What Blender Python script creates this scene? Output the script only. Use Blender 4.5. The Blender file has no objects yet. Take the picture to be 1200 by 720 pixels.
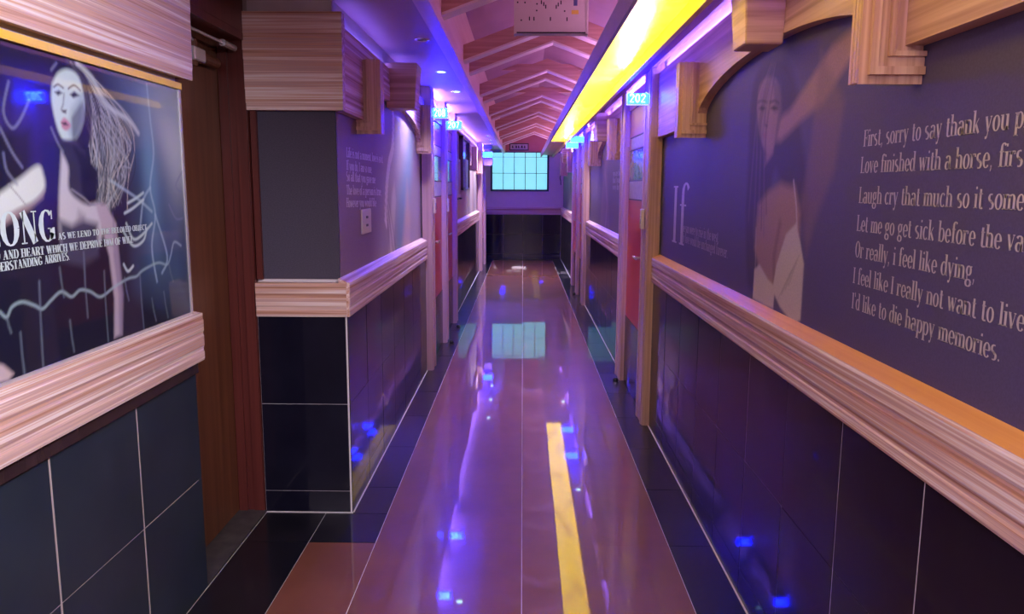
import bpy, math, random
import numpy as np
from mathutils import Matrix, Vector

S = bpy.context.scene
COL = S.collection
random.seed(7)
rng = np.random.RandomState(11)

# ------------------------------------------------------------------ camera
FPX, YAW, PITCH, ROLL = 915.48, math.radians(0.7436), math.radians(8.7041), math.radians(0.2841)
EYE = np.array([-0.0057, 0.0, 1.4446])
def _axes():
    f = np.array([-math.sin(YAW), math.cos(YAW), 0.0]); r = np.array([math.cos(YAW), math.sin(YAW), 0.0]); d = np.array([0, 0, -1.0])
    f2 = f * math.cos(PITCH) + d * math.sin(PITCH); d2 = d * math.cos(PITCH) - f * math.sin(PITCH)
    return r * math.cos(ROLL) - d2 * math.sin(ROLL), d2 * math.cos(ROLL) + r * math.sin(ROLL), f2
AR, AD, AF = _axes()
cd = bpy.data.cameras.new('camera'); cam = bpy.data.objects.new('camera', cd); COL.objects.link(cam)
cd.sensor_width = 36.0; cd.lens = FPX * 36.0 / 1200.0; cd.clip_start = 0.02
cam.matrix_world = Matrix(((AR[0], -AD[0], -AF[0], EYE[0]), (AR[1], -AD[1], -AF[1], EYE[1]), (AR[2], -AD[2], -AF[2], EYE[2]), (0, 0, 0, 1)))
S.camera = cam

def on_plane(u, v, axis, val):
    """point of a real plane (x, y or z = val) that the photograph shows at pixel u, v"""
    d = AF + AR * (u - 600) / FPX + AD * (v - 360) / FPX
    return EYE + d * ((val - EYE[axis]) / d[axis])

# ------------------------------------------------------------------ world, exposure
w = bpy.data.worlds.new('world'); S.world = w; w.use_nodes = True
w.node_tree.nodes['Background'].inputs[0].default_value = (0.3, 0.25, 0.4, 1)
w.node_tree.nodes['Background'].inputs[1].default_value = 0.05
S.view_settings.view_transform = 'Standard'; S.view_settings.look = 'None'
S.view_settings.exposure = 0.28; S.view_settings.gamma = 1.0; S.view_settings.use_curve_mapping = False
S.cycles.use_denoising = True
S.cycles.max_bounces = 8; S.cycles.diffuse_bounces = 4; S.cycles.glossy_bounces = 4
S.cycles.sample_clamp_indirect = 6.0
S.cycles.caustics_reflective = False; S.cycles.caustics_refractive = False

VIOLET = (0.22, 0.14, 1.0)
LED_POWER = 95.0            # cove strips
YELLOW = ((1.0, 0.68, 0.018), 3.8)
LOBBY_POWER = 80.0          # white lamps of the lobby behind the camera
TROUGH = ((0.80, 0.40, 0.90), 15.0)   # uplight added out of view on the light box to brighten the trough
PINK_POWER = 55.0           # downlights

def area(name, loc, sx, sy, power, color, rot=(0, 0, 0), spread=180):
    l = bpy.data.lights.new(name, 'AREA'); l.shape = 'RECTANGLE'; l.size = sx; l.size_y = sy
    l.energy = power; l.color = color; l.spread = math.radians(spread)
    o = bpy.data.objects.new(name, l); o.location = loc; o.rotation_euler = rot; COL.objects.link(o); return o
# lobby lamps: in the ceiling just behind the photographer
area('lobby_lamp_light', (-0.35, 0.1, 2.17), 0.6, 0.6, LOBBY_POWER * 0.22, (1.0, 0.80, 1.0))
area('lobby_lamp_light', (-0.15, -1.8, 2.17), 0.6, 0.6, LOBBY_POWER, (1.0, 0.80, 1.0))

def spot(name, loc, aim, power, color, deg, blend=0.6, size=0.04):
    l = bpy.data.lights.new(name, 'SPOT'); l.energy = power; l.color = color; l.spot_size = math.radians(deg); l.spot_blend = blend; l.shadow_soft_size = size
    o = bpy.data.objects.new(name, l); o.location = loc; COL.objects.link(o)
    o.rotation_euler = (Vector(aim) - Vector(loc)).to_track_quat('-Z', 'Y').to_euler(); return o
# unseen spot added on the lobby ceiling to brighten the poster wall
spot('added_spot_light', (0.34, 0.95, 2.06), (-1.14, 1.75, 0.95), 150.0, (1.0, 0.92, 1.0), 95, 0.7)

# ------------------------------------------------------------------ materials
def mat(name, col=(0.5, 0.5, 0.5), rough=0.5, metal=0.0, spec=0.5, emit=None, estr=1.0, coat=0.0):
    m = bpy.data.materials.new(name); m.use_nodes = True
    b = m.node_tree.nodes['Principled BSDF']
    b.inputs['Base Color'].default_value = (*col, 1); b.inputs['Roughness'].default_value = rough
    b.inputs['Metallic'].default_value = metal; b.inputs['Specular IOR Level'].default_value = spec
    b.inputs['Coat Weight'].default_value = coat; b.inputs['Coat Roughness'].default_value = 0.03; b.inputs['Coat IOR'].default_value = 1.65
    if emit:
        b.inputs['Emission Color'].default_value = (*emit, 1); b.inputs['Emission Strength'].default_value = estr
    return m
def nodes(m):
    return m.node_tree.nodes, m.node_tree.links, m.node_tree.nodes['Principled BSDF']
def streaks(m, stops, scale, detail=3.0, bump=0.0, nscale=1.0):
    """procedural streak / mottle colour on object coordinates"""
    N, L, b = nodes(m)
    tc = N.new('ShaderNodeTexCoord'); mp = N.new('ShaderNodeMapping'); mp.inputs['Scale'].default_value = scale
    nz = N.new('ShaderNodeTexNoise'); nz.inputs['Scale'].default_value = nscale; nz.inputs['Detail'].default_value = detail
    nz.inputs['Roughness'].default_value = 0.6
    cr = N.new('ShaderNodeValToRGB'); e = cr.color_ramp.elements
    e[0].position, e[0].color = stops[0][0], (*stops[0][1], 1); e[1].position, e[1].color = stops[-1][0], (*stops[-1][1], 1)
    for p, c in stops[1:-1]:
        q = e.new(p); q.color = (*c, 1)
    L.new(tc.outputs['Object'], mp.inputs['Vector']); L.new(mp.outputs[0], nz.inputs['Vector'])
    L.new(nz.outputs['Fac'], cr.inputs[0]); L.new(cr.outputs[0], b.inputs['Base Color'])
    if bump:
        bp = N.new('ShaderNodeBump'); bp.inputs['Strength'].default_value = bump; bp.inputs['Distance'].default_value = 0.002
        L.new(nz.outputs['Fac'], bp.inputs['Height']); L.new(bp.outputs[0], b.inputs['Normal'])
    return m
WS = [(0.34, (0.40, 0.20, 0.13)), (0.43, (0.70, 0.44, 0.34)), (0.48, (0.56, 0.38, 0.37)), (0.54, (0.76, 0.55, 0.47)), (0.59, (0.90, 0.82, 0.82)), (0.66, (0.68, 0.42, 0.30))]
WOODY = streaks(mat('pale_wood_lengthwise', rough=0.42), WS, (55, 0.5, 55))
WOODX = streaks(mat('pale_wood_crosswise', rough=0.42), WS, (0.5, 55, 55))
WOODZ = streaks(mat('pale_wood_upright', rough=0.40), WS, (45, 45, 0.6))
WT = [(0.36, (0.46, 0.27, 0.21)), (0.5, (0.60, 0.38, 0.31)), (0.64, (0.72, 0.50, 0.42))]
TAN = streaks(mat('tan_wood_lengthwise', rough=0.4), WT, (30, 0.8, 40))
TANZ = streaks(mat('tan_wood_upright', rough=0.4), WT, (50, 50, 0.6))
TANK = streaks(mat('tan_wood_block', rough=0.4), WT, (1.5, 1.5, 45))
CAPW = streaks(mat('warm_lit_wood_cap', rough=0.35), [(0.3, (0.62, 0.26, 0.07)), (0.7, (0.78, 0.40, 0.14))], (40, 0.6, 40))  # near right rail cap: warm lamp light put into the wood colour
RAFT = streaks(mat('rafter_wood', rough=0.45), [(0.3, (0.42, 0.20, 0.17)), (0.7, (0.62, 0.36, 0.30))], (2, 40, 40))
RAFTLIT = streaks(mat('lit_rafter_underside', rough=0.4), [(0.3, (0.70, 0.58, 0.60)), (0.7, (0.80, 0.68, 0.70))], (2, 40, 40))  # paler rafter undersides stand in for light from below
BEAM = streaks(mat('beam_wood', rough=0.4), [(0.3, (0.74, 0.50, 0.42)), (0.7, (0.84, 0.62, 0.54))], (20, 0.5, 20))
BROWND = streaks(mat('brown_door_wood', rough=0.4), [(0.3, (0.10, 0.035, 0.018)), (0.7, (0.17, 0.065, 0.032))], (40, 30, 0.8))
MAHOG = streaks(mat('mahogany_frame', rough=0.35), [(0.3, (0.085, 0.018, 0.016)), (0.7, (0.13, 0.03, 0.025))], (40, 40, 0.8))
BLACKT = streaks(mat('black_wall_tile', rough=0.30, spec=0.06, coat=0.5), [(0.3, (0.006, 0.006, 0.016)), (0.7, (0.010, 0.010, 0.024))], (5, 5, 5), bump=0.03)
SLATET = streaks(mat('slate_blue_tile', rough=0.33, spec=0.35), [(0.3, (0.017, 0.028, 0.044)), (0.7, (0.024, 0.038, 0.058))], (4, 4, 4))
FLOORB = streaks(mat('brown_floor_tile', rough=0.36, spec=0.28, coat=0.9), [(0.3, (0.160, 0.056, 0.040)), (0.7, (0.205, 0.076, 0.054))], (3, 3, 3))
FLOORK = streaks(mat('black_floor_tile', rough=0.36, spec=0.16, coat=0.6), [(0.3, (0.006, 0.006, 0.012)), (0.7, (0.010, 0.010, 0.018))], (4, 4, 4))
GROUT = streaks(mat('pale_grout', rough=0.8), [(0.3, (0.66, 0.64, 0.70)), (0.7, (0.76, 0.74, 0.80))], (9, 9, 9))
FABRIC = streaks(mat('dark_fabric_wallcovering', rough=0.85), [(0.35, (0.060, 0.056, 0.090)), (0.65, (0.080, 0.074, 0.115))], (150, 150, 220), bump=0.3)
SOFFIT = streaks(mat('plum_soffit_paint', rough=0.55), [(0.3, (0.42, 0.26, 0.29)), (0.7, (0.47, 0.30, 0.33))], (2, 2, 2))
GABLE = streaks(mat('plum_gable_paint', rough=0.6), [(0.3, (0.36, 0.20, 0.29)), (0.7, (0.42, 0.24, 0.34))], (2, 2, 2))
COVE = streaks(mat('white_cove_paint', rough=0.7), [(0.3, (0.62, 0.58, 0.60)), (0.7, (0.70, 0.66, 0.68))], (3, 3, 3))
FARWALL = streaks(mat('pale_wall_paint', rough=0.7), [(0.3, (0.80, 0.66, 0.66)), (0.7, (0.86, 0.72, 0.72))], (4, 4, 4))
LOBBY = streaks(mat('lobby_wall_paint', rough=0.7), [(0.3, (0.45, 0.40, 0.40)), (0.7, (0.52, 0.46, 0.46))], (3, 3, 3))
FRIEZE = streaks(mat('rose_frieze_paint', rough=0.6), [(0.3, (0.45, 0.15, 0.17)), (0.7, (0.52, 0.19, 0.21))], (4, 4, 4))
REDDOOR = streaks(mat('red_door_lacquer', rough=0.3), [(0.3, (0.50, 0.040, 0.035)), (0.7, (0.58, 0.055, 0.045))], (4, 4, 1))
PINKDOOR = streaks(mat('rose_door_lacquer', rough=0.35), [(0.3, (0.44, 0.20, 0.24)), (0.7, (0.50, 0.24, 0.28))], (4, 4, 1))
KICK = streaks(mat('dark_kick_plate', rough=0.25), [(0.3, (0.03, 0.018, 0.022)), (0.7, (0.05, 0.03, 0.034))], (20, 20, 2))
DGLASS = streaks(mat('blue_grey_notice_glass', rough=0.08), [(0.35, (0.14, 0.22, 0.30)), (0.65, (0.36, 0.48, 0.54))], (9, 9, 14))
DPALE = streaks(mat('pale_notice_card', rough=0.4), [(0.35, (0.36, 0.34, 0.40)), (0.65, (0.52, 0.50, 0.54))], (30, 30, 30))
POSTM = streaks(mat('lilac_lacquered_post', rough=0.32), [(0.3, (0.50, 0.32, 0.36)), (0.7, (0.62, 0.42, 0.46))], (60, 60, 0.7))
CHROME = streaks(mat('brushed_chrome', rough=0.2, metal=1.0), [(0.3, (0.62, 0.62, 0.66)), (0.7, (0.75, 0.75, 0.78))], (60, 60, 60))
DARKM = streaks(mat('black_metal', rough=0.4), [(0.3, (0.012, 0.012, 0.014)), (0.7, (0.022, 0.022, 0.026))], (20, 20, 20))
TEALF = streaks(mat('dark_teal_window_frame', rough=0.35), [(0.3, (0.010, 0.035, 0.045)), (0.7, (0.016, 0.05, 0.06))], (9, 9, 9))
CREAM = streaks(mat('cream_painted_metal', rough=0.45), [(0.3, (0.62, 0.55, 0.50)), (0.7, (0.68, 0.61, 0.55))], (6, 6, 6))
IVORY = streaks(mat('ivory_plastic', rough=0.35), [(0.3, (0.66, 0.60, 0.54)), (0.7, (0.72, 0.66, 0.60))], (9, 9, 9))
GOLD = streaks(mat('gold_trim', rough=0.3, metal=0.15), [(0.3, (0.95, 0.64, 0.05)), (0.7, (1.0, 0.74, 0.10))], (20, 1, 20))
SILVER = streaks(mat('silver_frame', rough=0.25, metal=0.6), [(0.3, (0.70, 0.70, 0.76)), (0.7, (0.82, 0.82, 0.86))], (20, 20, 2))
STONE = streaks(mat('grey_threshold_stone', rough=0.35), [(0.3, (0.035, 0.035, 0.042)), (0.7, (0.07, 0.068, 0.075))], (20, 20, 20))
INK = streaks(mat('white_lettering', rough=0.5), [(0.3, (0.50, 0.47, 0.52)), (0.7, (0.58, 0.55, 0.60))], (30, 30, 30))
INKB = streaks(mat('bright_lettering', rough=0.5), [(0.3, (0.80, 0.76, 0.78)), (0.7, (0.88, 0.84, 0.86))], (30, 30, 30))
INKDIM = streaks(mat('faded_lettering', rough=0.5), [(0.3, (0.34, 0.30, 0.40)), (0.7, (0.42, 0.37, 0.47))], (30, 30, 30))
INKP = streaks(mat('mint_lettering', rough=0.4), [(0.3, (0.50, 0.66, 0.66)), (0.7, (0.62, 0.78, 0.78))], (30, 30, 30))
BLACKINK = streaks(mat('black_print', rough=0.5), [(0.3, (0.015, 0.012, 0.015)), (0.7, (0.03, 0.025, 0.03))], (30, 30, 30))
LABELY = streaks(mat('yellow_sticker', rough=0.5), [(0.3, (0.72, 0.50, 0.05)), (0.7, (0.82, 0.60, 0.10))], (30, 30, 30))
BLUEL = streaks(mat('blue_sticker', rough=0.5), [(0.3, (0.06, 0.07, 0.20)), (0.7, (0.10, 0.11, 0.28))], (30, 30, 30))
LEDD = mat('violet_door_led', (0.2, 0.15, 0.5), 0.5, emit=VIOLET, estr=LED_POWER * 2.6)
LEDM = mat('violet_dim_led', (0.2, 0.15, 0.5), 0.5, emit=VIOLET, estr=LED_POWER * 0.10)
LED = mat('violet_led', (0.2, 0.15, 0.5), 0.5, emit=VIOLET, estr=LED_POWER)
TUBE = mat('cyan_neon_tube', (0.2, 0.6, 0.6), 0.4, emit=(0.10, 0.40, 1.0), estr=26.0)
SIGNBACK = mat('sign_acrylic', (0.05, 0.42, 0.5), 0.15, emit=(0.0008, 0.006, 1.0), estr=230.0)
EDGE = mat('lit_sign_edge', (0.5, 0.6, 0.7), 0.3, emit=(0.45, 0.55, 1.0), estr=1.2)
SPOTON = mat('lit_downlight_lens', (0.6, 0.9, 0.9), 0.4, emit=(0.5, 1.0, 0.95), estr=9.0)
SPOTOFF = streaks(mat('unlit_downlight_lens', rough=0.15), [(0.3, (0.02, 0.02, 0.03)), (0.7, (0.05, 0.05, 0.07))], (40, 40, 40))
PANE = mat('backlit_frosted_pane', (0.30, 0.55, 0.55), 0.25, emit=(0.24, 0.80, 0.80), estr=0.80)
# the yellow ceiling panel: luminous acrylic with faint leaf-shaped stains
YEL = mat('luminous_yellow_acrylic', (0.75, 0.6, 0.1), 0.4, emit=YELLOW[0], estr=YELLOW[1])
N, L, b = nodes(YEL)
tc = N.new('ShaderNodeTexCoord'); mp = N.new('ShaderNodeMapping'); mp.inputs['Scale'].default_value = (6, 2.2, 1)
nz = N.new('ShaderNodeTexNoise'); nz.inputs['Scale'].default_value = 1.6; nz.inputs['Detail'].default_value = 4
cr = N.new('ShaderNodeValToRGB'); cr.color_ramp.elements[0].position = 0.33; cr.color_ramp.elements[0].color = (0.50, 0.32, 0.010, 1)
cr.color_ramp.elements[1].position = 0.45; cr.color_ramp.elements[1].color = (*YELLOW[0], 1)
L.new(tc.outputs['Object'], mp.inputs[0]); L.new(mp.outputs[0], nz.inputs['Vector']); L.new(nz.outputs['Fac'], cr.inputs[0]); L.new(cr.outputs[0], b.inputs['Emission Color'])

def attr_mat(name, rough, grain, coat=0.0):
    """print colour stored in the mesh (flat print), with a fine weave on top"""
    m = mat(name, rough=rough, coat=coat); N, L, b = nodes(m)
    at = N.new('ShaderNodeAttribute'); at.attribute_name = 'print_colour'
    tc = N.new('ShaderNodeTexCoord'); nz = N.new('ShaderNodeTexNoise'); nz.inputs['Scale'].default_value = 190
    mr = N.new('ShaderNodeMapRange'); mr.inputs[3].default_value = 1 - grain; mr.inputs[4].default_value = 1 + grain
    mx = N.new('ShaderNodeMix'); mx.data_type = 'RGBA'; mx.blend_type = 'MULTIPLY'; mx.inputs[0].default_value = 1.0
    L.new(tc.outputs['Object'], nz.inputs['Vector']); L.new(nz.outputs['Fac'], mr.inputs[0])
    L.new(at.outputs['Color'], mx.inputs[6]); L.new(mr.outputs[0], mx.inputs[7]); L.new(mx.outputs[2], b.inputs['Base Color'])
    return m
MURALM = attr_mat('printed_wallcovering', 0.62, 0.25)
POSTERM = attr_mat('poster_behind_glass', 0.4, 0.04, coat=0.55)
POSTERM.node_tree.nodes['Principled BSDF'].inputs['Specular IOR Level'].default_value = 0.1

# ------------------------------------------------------------------ mesh helpers
class MB:
    def __init__(s): s.v = []; s.f = []
    def add(s, vs, fs):
        n = len(s.v); s.v += [tuple(map(float, q)) for q in vs]; s.f += [tuple(i + n for i in f) for f in fs]; return s
    def box(s, x0, x1, y0, y1, z0, z1, bev=0.0):
        x0, x1 = min(x0, x1), max(x0, x1); y0, y1 = min(y0, y1), max(y0, y1); z0, z1 = min(z0, z1), max(z0, z1)
        return s.add([(x0, y0, z0), (x1, y0, z0), (x1, y1, z0), (x0, y1, z0), (x0, y0, z1), (x1, y0, z1), (x1, y1, z1), (x0, y1, z1)],
                     [(0, 3, 2, 1), (4, 5, 6, 7), (0, 1, 5, 4), (1, 2, 6, 5), (2, 3, 7, 6), (3, 0, 4, 7)])
    def prism(s, poly, axis, a, b):
        """polygon in the two other axes (in x,y,z order) extruded along axis"""
        def P(q, t):
            return (t, q[0], q[1]) if axis == 0 else ((q[0], t, q[1]) if axis == 1 else (q[0], q[1], t))
        n = len(poly)
        return s.add([P(q, a) for q in poly] + [P(q, b) for q in poly],
                     [tuple(range(n))[::-1], tuple(range(n, 2 * n))] + [(i, (i + 1) % n, n + (i + 1) % n, n + i) for i in range(n)])
    def tube(s, pts, r, seg=10, cap=True):
        pts = [Vector(q) for q in pts]; rs = r if isinstance(r, (list, tuple)) else [r] * len(pts)
        n0 = len(s.v); rings = []
        for i, q in enumerate(pts):
            t = (pts[min(i + 1, len(pts) - 1)] - pts[max(i - 1, 0)]).normalized()
            a = t.cross(Vector((0, 0, 1)) if abs(t.z) < 0.9 else Vector((1, 0, 0))).normalized(); b2 = t.cross(a)
            rings.append([q + (a * math.cos(2 * math.pi * k / seg) + b2 * math.sin(2 * math.pi * k / seg)) * rs[i] for k in range(seg)])
        vs = [p for R in rings for p in R]; fs = []
        for i in range(len(pts) - 1):
            for k in range(seg):
                fs.append((i * seg + k, i * seg + (k + 1) % seg, (i + 1) * seg + (k + 1) % seg, (i + 1) * seg + k))
        if cap: fs += [tuple(range(seg))[::-1], tuple((len(pts) - 1) * seg + k for k in range(seg))]
        return s.add(vs, fs)
    def build(s, name, m, parent=None, bevel=0.0, smooth=False):
        me = bpy.data.meshes.new(name); me.from_pydata(s.v, [], s.f); me.update()
        me.materials.append(m); o = bpy.data.objects.new(name, me); COL.objects.link(o)
        if parent is not None:
            o.parent = parent; o.matrix_parent_inverse = Matrix.Translation(parent.location).inverted()
        if bevel:
            bv = o.modifiers.new('bevel', 'BEVEL'); bv.width = bevel; bv.segments = 1; bv.limit_method = 'ANGLE'
        if smooth:
            for p in me.polygons: p.use_smooth = True
        return o
def box(name, m, parent, *a, bevel=0.0): return MB().box(*a).build(name, m, parent, bevel)
def empty(name, loc=(0, 0, 0)):
    o = bpy.data.objects.new(name, None); o.location = loc; o.empty_display_size = 0.1; COL.objects.link(o); return o
def struct(o): o['kind'] = 'structure'; return o
def tag(o, label, cat, group=None):
    o['label'] = label; o['category'] = cat
    if group: o['group'] = group
    return o
def thing(name, loc, label, cat, group=None): return tag(empty(name, loc), label, cat, group)

# ------------------------------------------------------------------ layout (metres; camera stands at y = 0)
XL, XR = -0.757, 0.778          # tiled wall faces
PL, PR = -0.792, 0.812          # printed panels above the dado rail, set back
XN = -1.143                     # lobby wall on the left
YP = 3.312                      # front of the left wall block
YF = 16.0                       # far wall
YB = -3.0                       # wall behind the camera
ZS = 2.20                       # soffits
ZC = 2.10                       # top of the wooden headers

# ------------------------------------------------------------------ floor
floor = struct(MB().box(-1.45, 0.95, YB, YF + 0.1, -0.06, -0.0035).build('floor', GROUT))
tile_mesh = {}
def floor_tile(x0, x1, y0, y1, m, tilt=True):
    g = 0.0016
    w_, d_ = round(x1 - x0 - 2 * g, 4), round(y1 - y0 - 2 * g, 4)
    key = (w_, d_, m.name)
    if key not in tile_mesh:
        tile_mesh[key] = MB().box(-w_ / 2, w_ / 2, -d_ / 2, d_ / 2, -0.010, 0.0)
        o = tile_mesh[key].build('tile', m, floor); tile_mesh[key] = o.data
    else:
        o = bpy.data.objects.new('tile', tile_mesh[key]); COL.objects.link(o); o.parent = floor
    o.location = ((x0 + x1) / 2, (y0 + y1) / 2, random.uniform(-0.0003, 0.0003))
    o.rotation_euler = ((math.radians(random.gauss(0.22, 0.09)), math.radians(random.gauss(0, 0.05)), 0) if tilt else
                        (math.radians(random.gauss(0, 0.03)), math.radians(random.gauss(0, 0.03)), 0))
    return o
Y0 = 3.6135
rows = [Y0 + 0.6 * k for k in range(-11, 22)]
for a in rows:
    b_ = a + 0.6
    if a > 15.5: continue
    lo = max(a, YB); 
    floor_tile(-0.6, 0.0, a, b_, FLOORB); floor_tile(0.0, 0.6, a, b_, FLOORB)
    floor_tile(0.6, XR, a, b_, FLOORK, False)
    if a >= 3.6: floor_tile(XL, -0.6, a, b_, FLOORK, False)
    elif a < 3.0:
        floor_tile(-0.876, -0.6, a, b_, FLOORB, False); floor_tile(XN, -0.876, a, b_, FLOORK, False)
floor_tile(XL, -0.6, 3.0135 + 0.29, 3.6135, FLOORK, False)
floor_tile(-0.876, -0.6, 3.0135, YP - 0.009, FLOORK, False); floor_tile(XN, -0.876, 3.0135, YP - 0.009, FLOORK, False)
for x0, x1 in ((XL, -0.6), (-0.6, 0.0), (0.0, 0.6), (0.6, XR)): floor_tile(x0, x1, 15.6135, YF, FLOORK, False)

for nm, a in (('r1', (XR - 0.007, XR - 0.0008, YB, 4.65)), ('r2', (XR - 0.007, XR - 0.0008, 6.04, 9.6)), ('r3', (XR - 0.007, XR - 0.0008, 11.85, YF - 0.01)),
              ('l1', (XL + 0.0008, XL + 0.006, YP, 6.06)), ('l2', (XL + 0.0008, XL + 0.006, 8.5, 13.5)), ('e', (XN, XL, YP - 0.007, YP - 0.0008))):
    MB().box(*a, 0.0004, 0.0035).build('grout_bead', GROUT, floor)

# ------------------------------------------------------------------ walls with their tiles
def wall_tiles(wall, side, xf, y0, y1, rows_z, ystart, step, m, name='tile', e=0.0019):
    """tiles on a wall whose visible face is x = xf; side -1 faces +x, +1 faces -x"""
    edges = [y0]
    k = math.ceil((y0 - ystart) / step + 1e-6); y = ystart + k * step
    while y < y1 - 0.03:
        if y > y0 + 0.03: edges.append(y)
        y += step
    edges.append(y1)
    for za, zb in rows_z:
        for a, b_ in zip(edges[:-1], edges[1:]):
            j = random.uniform(-0.0005, 0.0005)
            MB().box(xf + j, xf + side * 0.010, a + e * 1.6, b_ - e * 1.6, za + e * 0.55, zb - e * 0.55).build(name if za > 0.01 or zb > 0.2 else 'skirting_tile', m, wall)
ZR = [(0.0, 0.1), (0.1, 0.5), (0.5, 0.9)]

wr = MB()
for a, b_ in ((YB, 4.65), (6.04, 9.6), (11.85, YF)): wr.box(XR + 0.0015, 0.95, a, b_, -0.003, 0.91)
wr.box(PR + 0.004, 0.95, YB, YF, 0.91, 2.5)
wr.box(0.80, 0.95, 4.65, 6.04, -0.003, 0.91); wr.box(0.80, 0.95, 9.6, 11.85, -0.003, 0.91)
wall_right = struct(wr.build('wall_right', GROUT))
wall_tiles(wall_right, 1, XR, YB, 4.65, ZR, 1.458, 0.393, BLACKT)
wall_tiles(wall_right, 1, XR, 6.04, 9.6, ZR, 6.04, 0.4, BLACKT)
wall_tiles(wall_right, 1, XR, 11.85, YF, ZR, 11.85, 0.4, BLACKT)

wl = MB()
wl.box(-1.147, XL - 0.003, YP + 0.003, 6.06, -0.003, 0.91); wl.box(-1.147, PL - 0.004, YP + 0.035, YF, 0.91, 2.45)
wl.box(-1.147, XL - 0.003, 8.25, 13.5, -0.003, 0.91); wl.box(-1.147, XL - 0.003, 15.0, YF, -0.003, 0.91)
wl.box(-1.147, -0.785, 6.06, 8.25, -0.003, 0.91); wl.box(-1.147, -0.785, 13.5, 15.0, -0.003, 0.91)
wall_left = struct(wl.build('wall_left', GROUT))
wall_tiles(wall_left, -1, XL, YP, 6.06, ZR, YP, 0.4, BLACKT)
wall_tiles(wall_left, -1, XL, 8.5, 13.5, ZR, 8.5, 0.4, BLACKT)
wall_tiles(wall_left, -1, XL, 15.0, YF, ZR, 15.0, 0.4, BLACKT)
for za, zb in ZR:                                   # the end of the block, facing the lobby
    MB().box(-1.145, XL - 0.0105, YP, YP + 0.010, za + 0.0014, zb - 0.0014).build('tile' if za > 0 else 'skirting_tile', BLACKT, wall_left)
box('fabric_panel', FABRIC, wall_left, -1.12, PL, YP + 0.028, YP + 0.0348, 1.05, 1.78)
box('edge_bead', MAHOG, wall_left, -1.145, -1.12, YP + 0.01, YP + 0.0348, 1.05, 1.78)

wn = MB(); wn.box(-1.45, XN - 0.0013, YB, 2.62, -0.003, 2.5); wn.box(-1.45, -1.30, 2.62, 3.45, -0.003, 2.5)
wn.box(-1.30, -1.147, 3.35, 3.45, -0.003, 2.5)
wn.box(-1.30, -1.153, 2.652, 3.30, 2.062, 2.5)
wall_lobby = struct(wn.build('wall_lobby', LOBBY))
wall_tiles(wall_lobby, -1, XN, YB, 2.65, [(0.0, 0.417), (0.417, 0.90)], 2.65 - 0.43 * 12, 0.43, SLATET, e=0.0032)

wf = MB().box(-1.2, 0.95, YF + 0.003, YF + 0.12, -0.003, 0.93).box(-1.2, 0.95, YF + 0.008, YF + 0.12, 0.93, 3.0)
wall_far = struct(wf.build('wall_far', FARWALL))
for za, zb in ZR:
    xs = [XL + 0.006, -0.4, 0.0, 0.4, XR - 0.006]
    for a, b_ in zip(xs[:-1], xs[1:]):
        MB().box(a + 0.0016, b_ - 0.0016, YF - 0.006, YF + 0.004, za + 0.0014, zb - 0.0014).build('tile' if za > 0 else 'skirting_tile', BLACKT, wall_far)
MB().box(-0.36, 0.73, YF - 0.03, YF + 0.008, 2.155, 2.72).build('frieze_board', FRIEZE, wall_far)
wall_rear = struct(MB().box(-1.45, 0.95, YB - 0.1, YB, -0.003, 2.5).build('wall_rear', LOBBY))

# ------------------------------------------------------------------ ceiling: soffits, gabled trough, rafters
XT0, XT1, XPK = -0.36, 0.728, 0.184
c = MB()
c.box(-1.45, -0.42, YB, YF, ZS, ZS + 0.05); c.box(0.60, 0.95, YB, YF, ZS, ZS + 0.05)
c.box(-0.42, 0.60, YB, 0.35, ZS, ZS + 0.05)
ceiling = struct(c.build('ceiling', SOFFIT))
g = MB()
g.prism([(XT0 - 0.06, 2.47), (XT0 - 0.06, 2.53), (XPK, 2.75), (XT1 + 0.06, 2.53), (XT1 + 0.06, 2.47), (XPK, 2.69)], 1, 0.3, YF)
g.build('gable_panel', GABLE, ceiling)
MB().box(XT1, XT1 + 0.03, 0.35, YF, 2.127, 2.49).build('trough_side', GABLE, ceiling)
MB().box(-0.42, 0.60, 0.32, 0.35, ZS, 2.74).build('trough_end', GABLE, ceiling)
MB().box(-0.42, XT0, 0.3, YF, 2.127, 2.49).build('beam', BEAM, ceiling)
def rafter_mesh():
    s = 0.2 / 0.544; h = 0.085
    P = [(XT0, 2.185), (XPK, 2.185 + s * (XPK - XT0)), (XT1, 2.185), (XT1, 2.185 + h), (XPK, 2.185 + s * (XPK - XT0) + h), (XT0, 2.185 + h)]
    q = MB()
    for poly in ([P[0], P[1], P[4], P[5]], [P[1], P[2], P[3], P[4]]): q.prism(poly, 1, 0, 0.10)
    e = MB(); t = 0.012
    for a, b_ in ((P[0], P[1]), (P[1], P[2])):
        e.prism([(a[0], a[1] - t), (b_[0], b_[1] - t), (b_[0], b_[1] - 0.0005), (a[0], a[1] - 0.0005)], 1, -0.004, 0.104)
    return q, e
rm = None
for k in range(8):
    for dy in (0.0, 0.5):
        y = 1.25 + 1.75 * k + dy
        if rm is None:
            q_, e_ = rafter_mesh(); o = q_.build('rafter', RAFT, ceiling); rm = o.data; eo = e_.build('lit_underside', RAFTLIT, o); em = eo.data
        else:
            o = bpy.data.objects.new('rafter', rm); COL.objects.link(o); o.parent = ceiling
            eo = bpy.data.objects.new('lit_underside', em); COL.objects.link(eo); eo.parent = o
        o.location.y = y
    MB().box(XT0 + 0.0, XT1, 1.25 + 1.75 * k + 1.15, 1.25 + 1.75 * k + 1.20, 2.545, 2.60).build('cross_batten', RAFT, ceiling)
MB().box(0.36, 0.60, 0.35, YF, 2.46, 2.48).build('trough_shelf', GABLE, ceiling) if False else None

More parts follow.
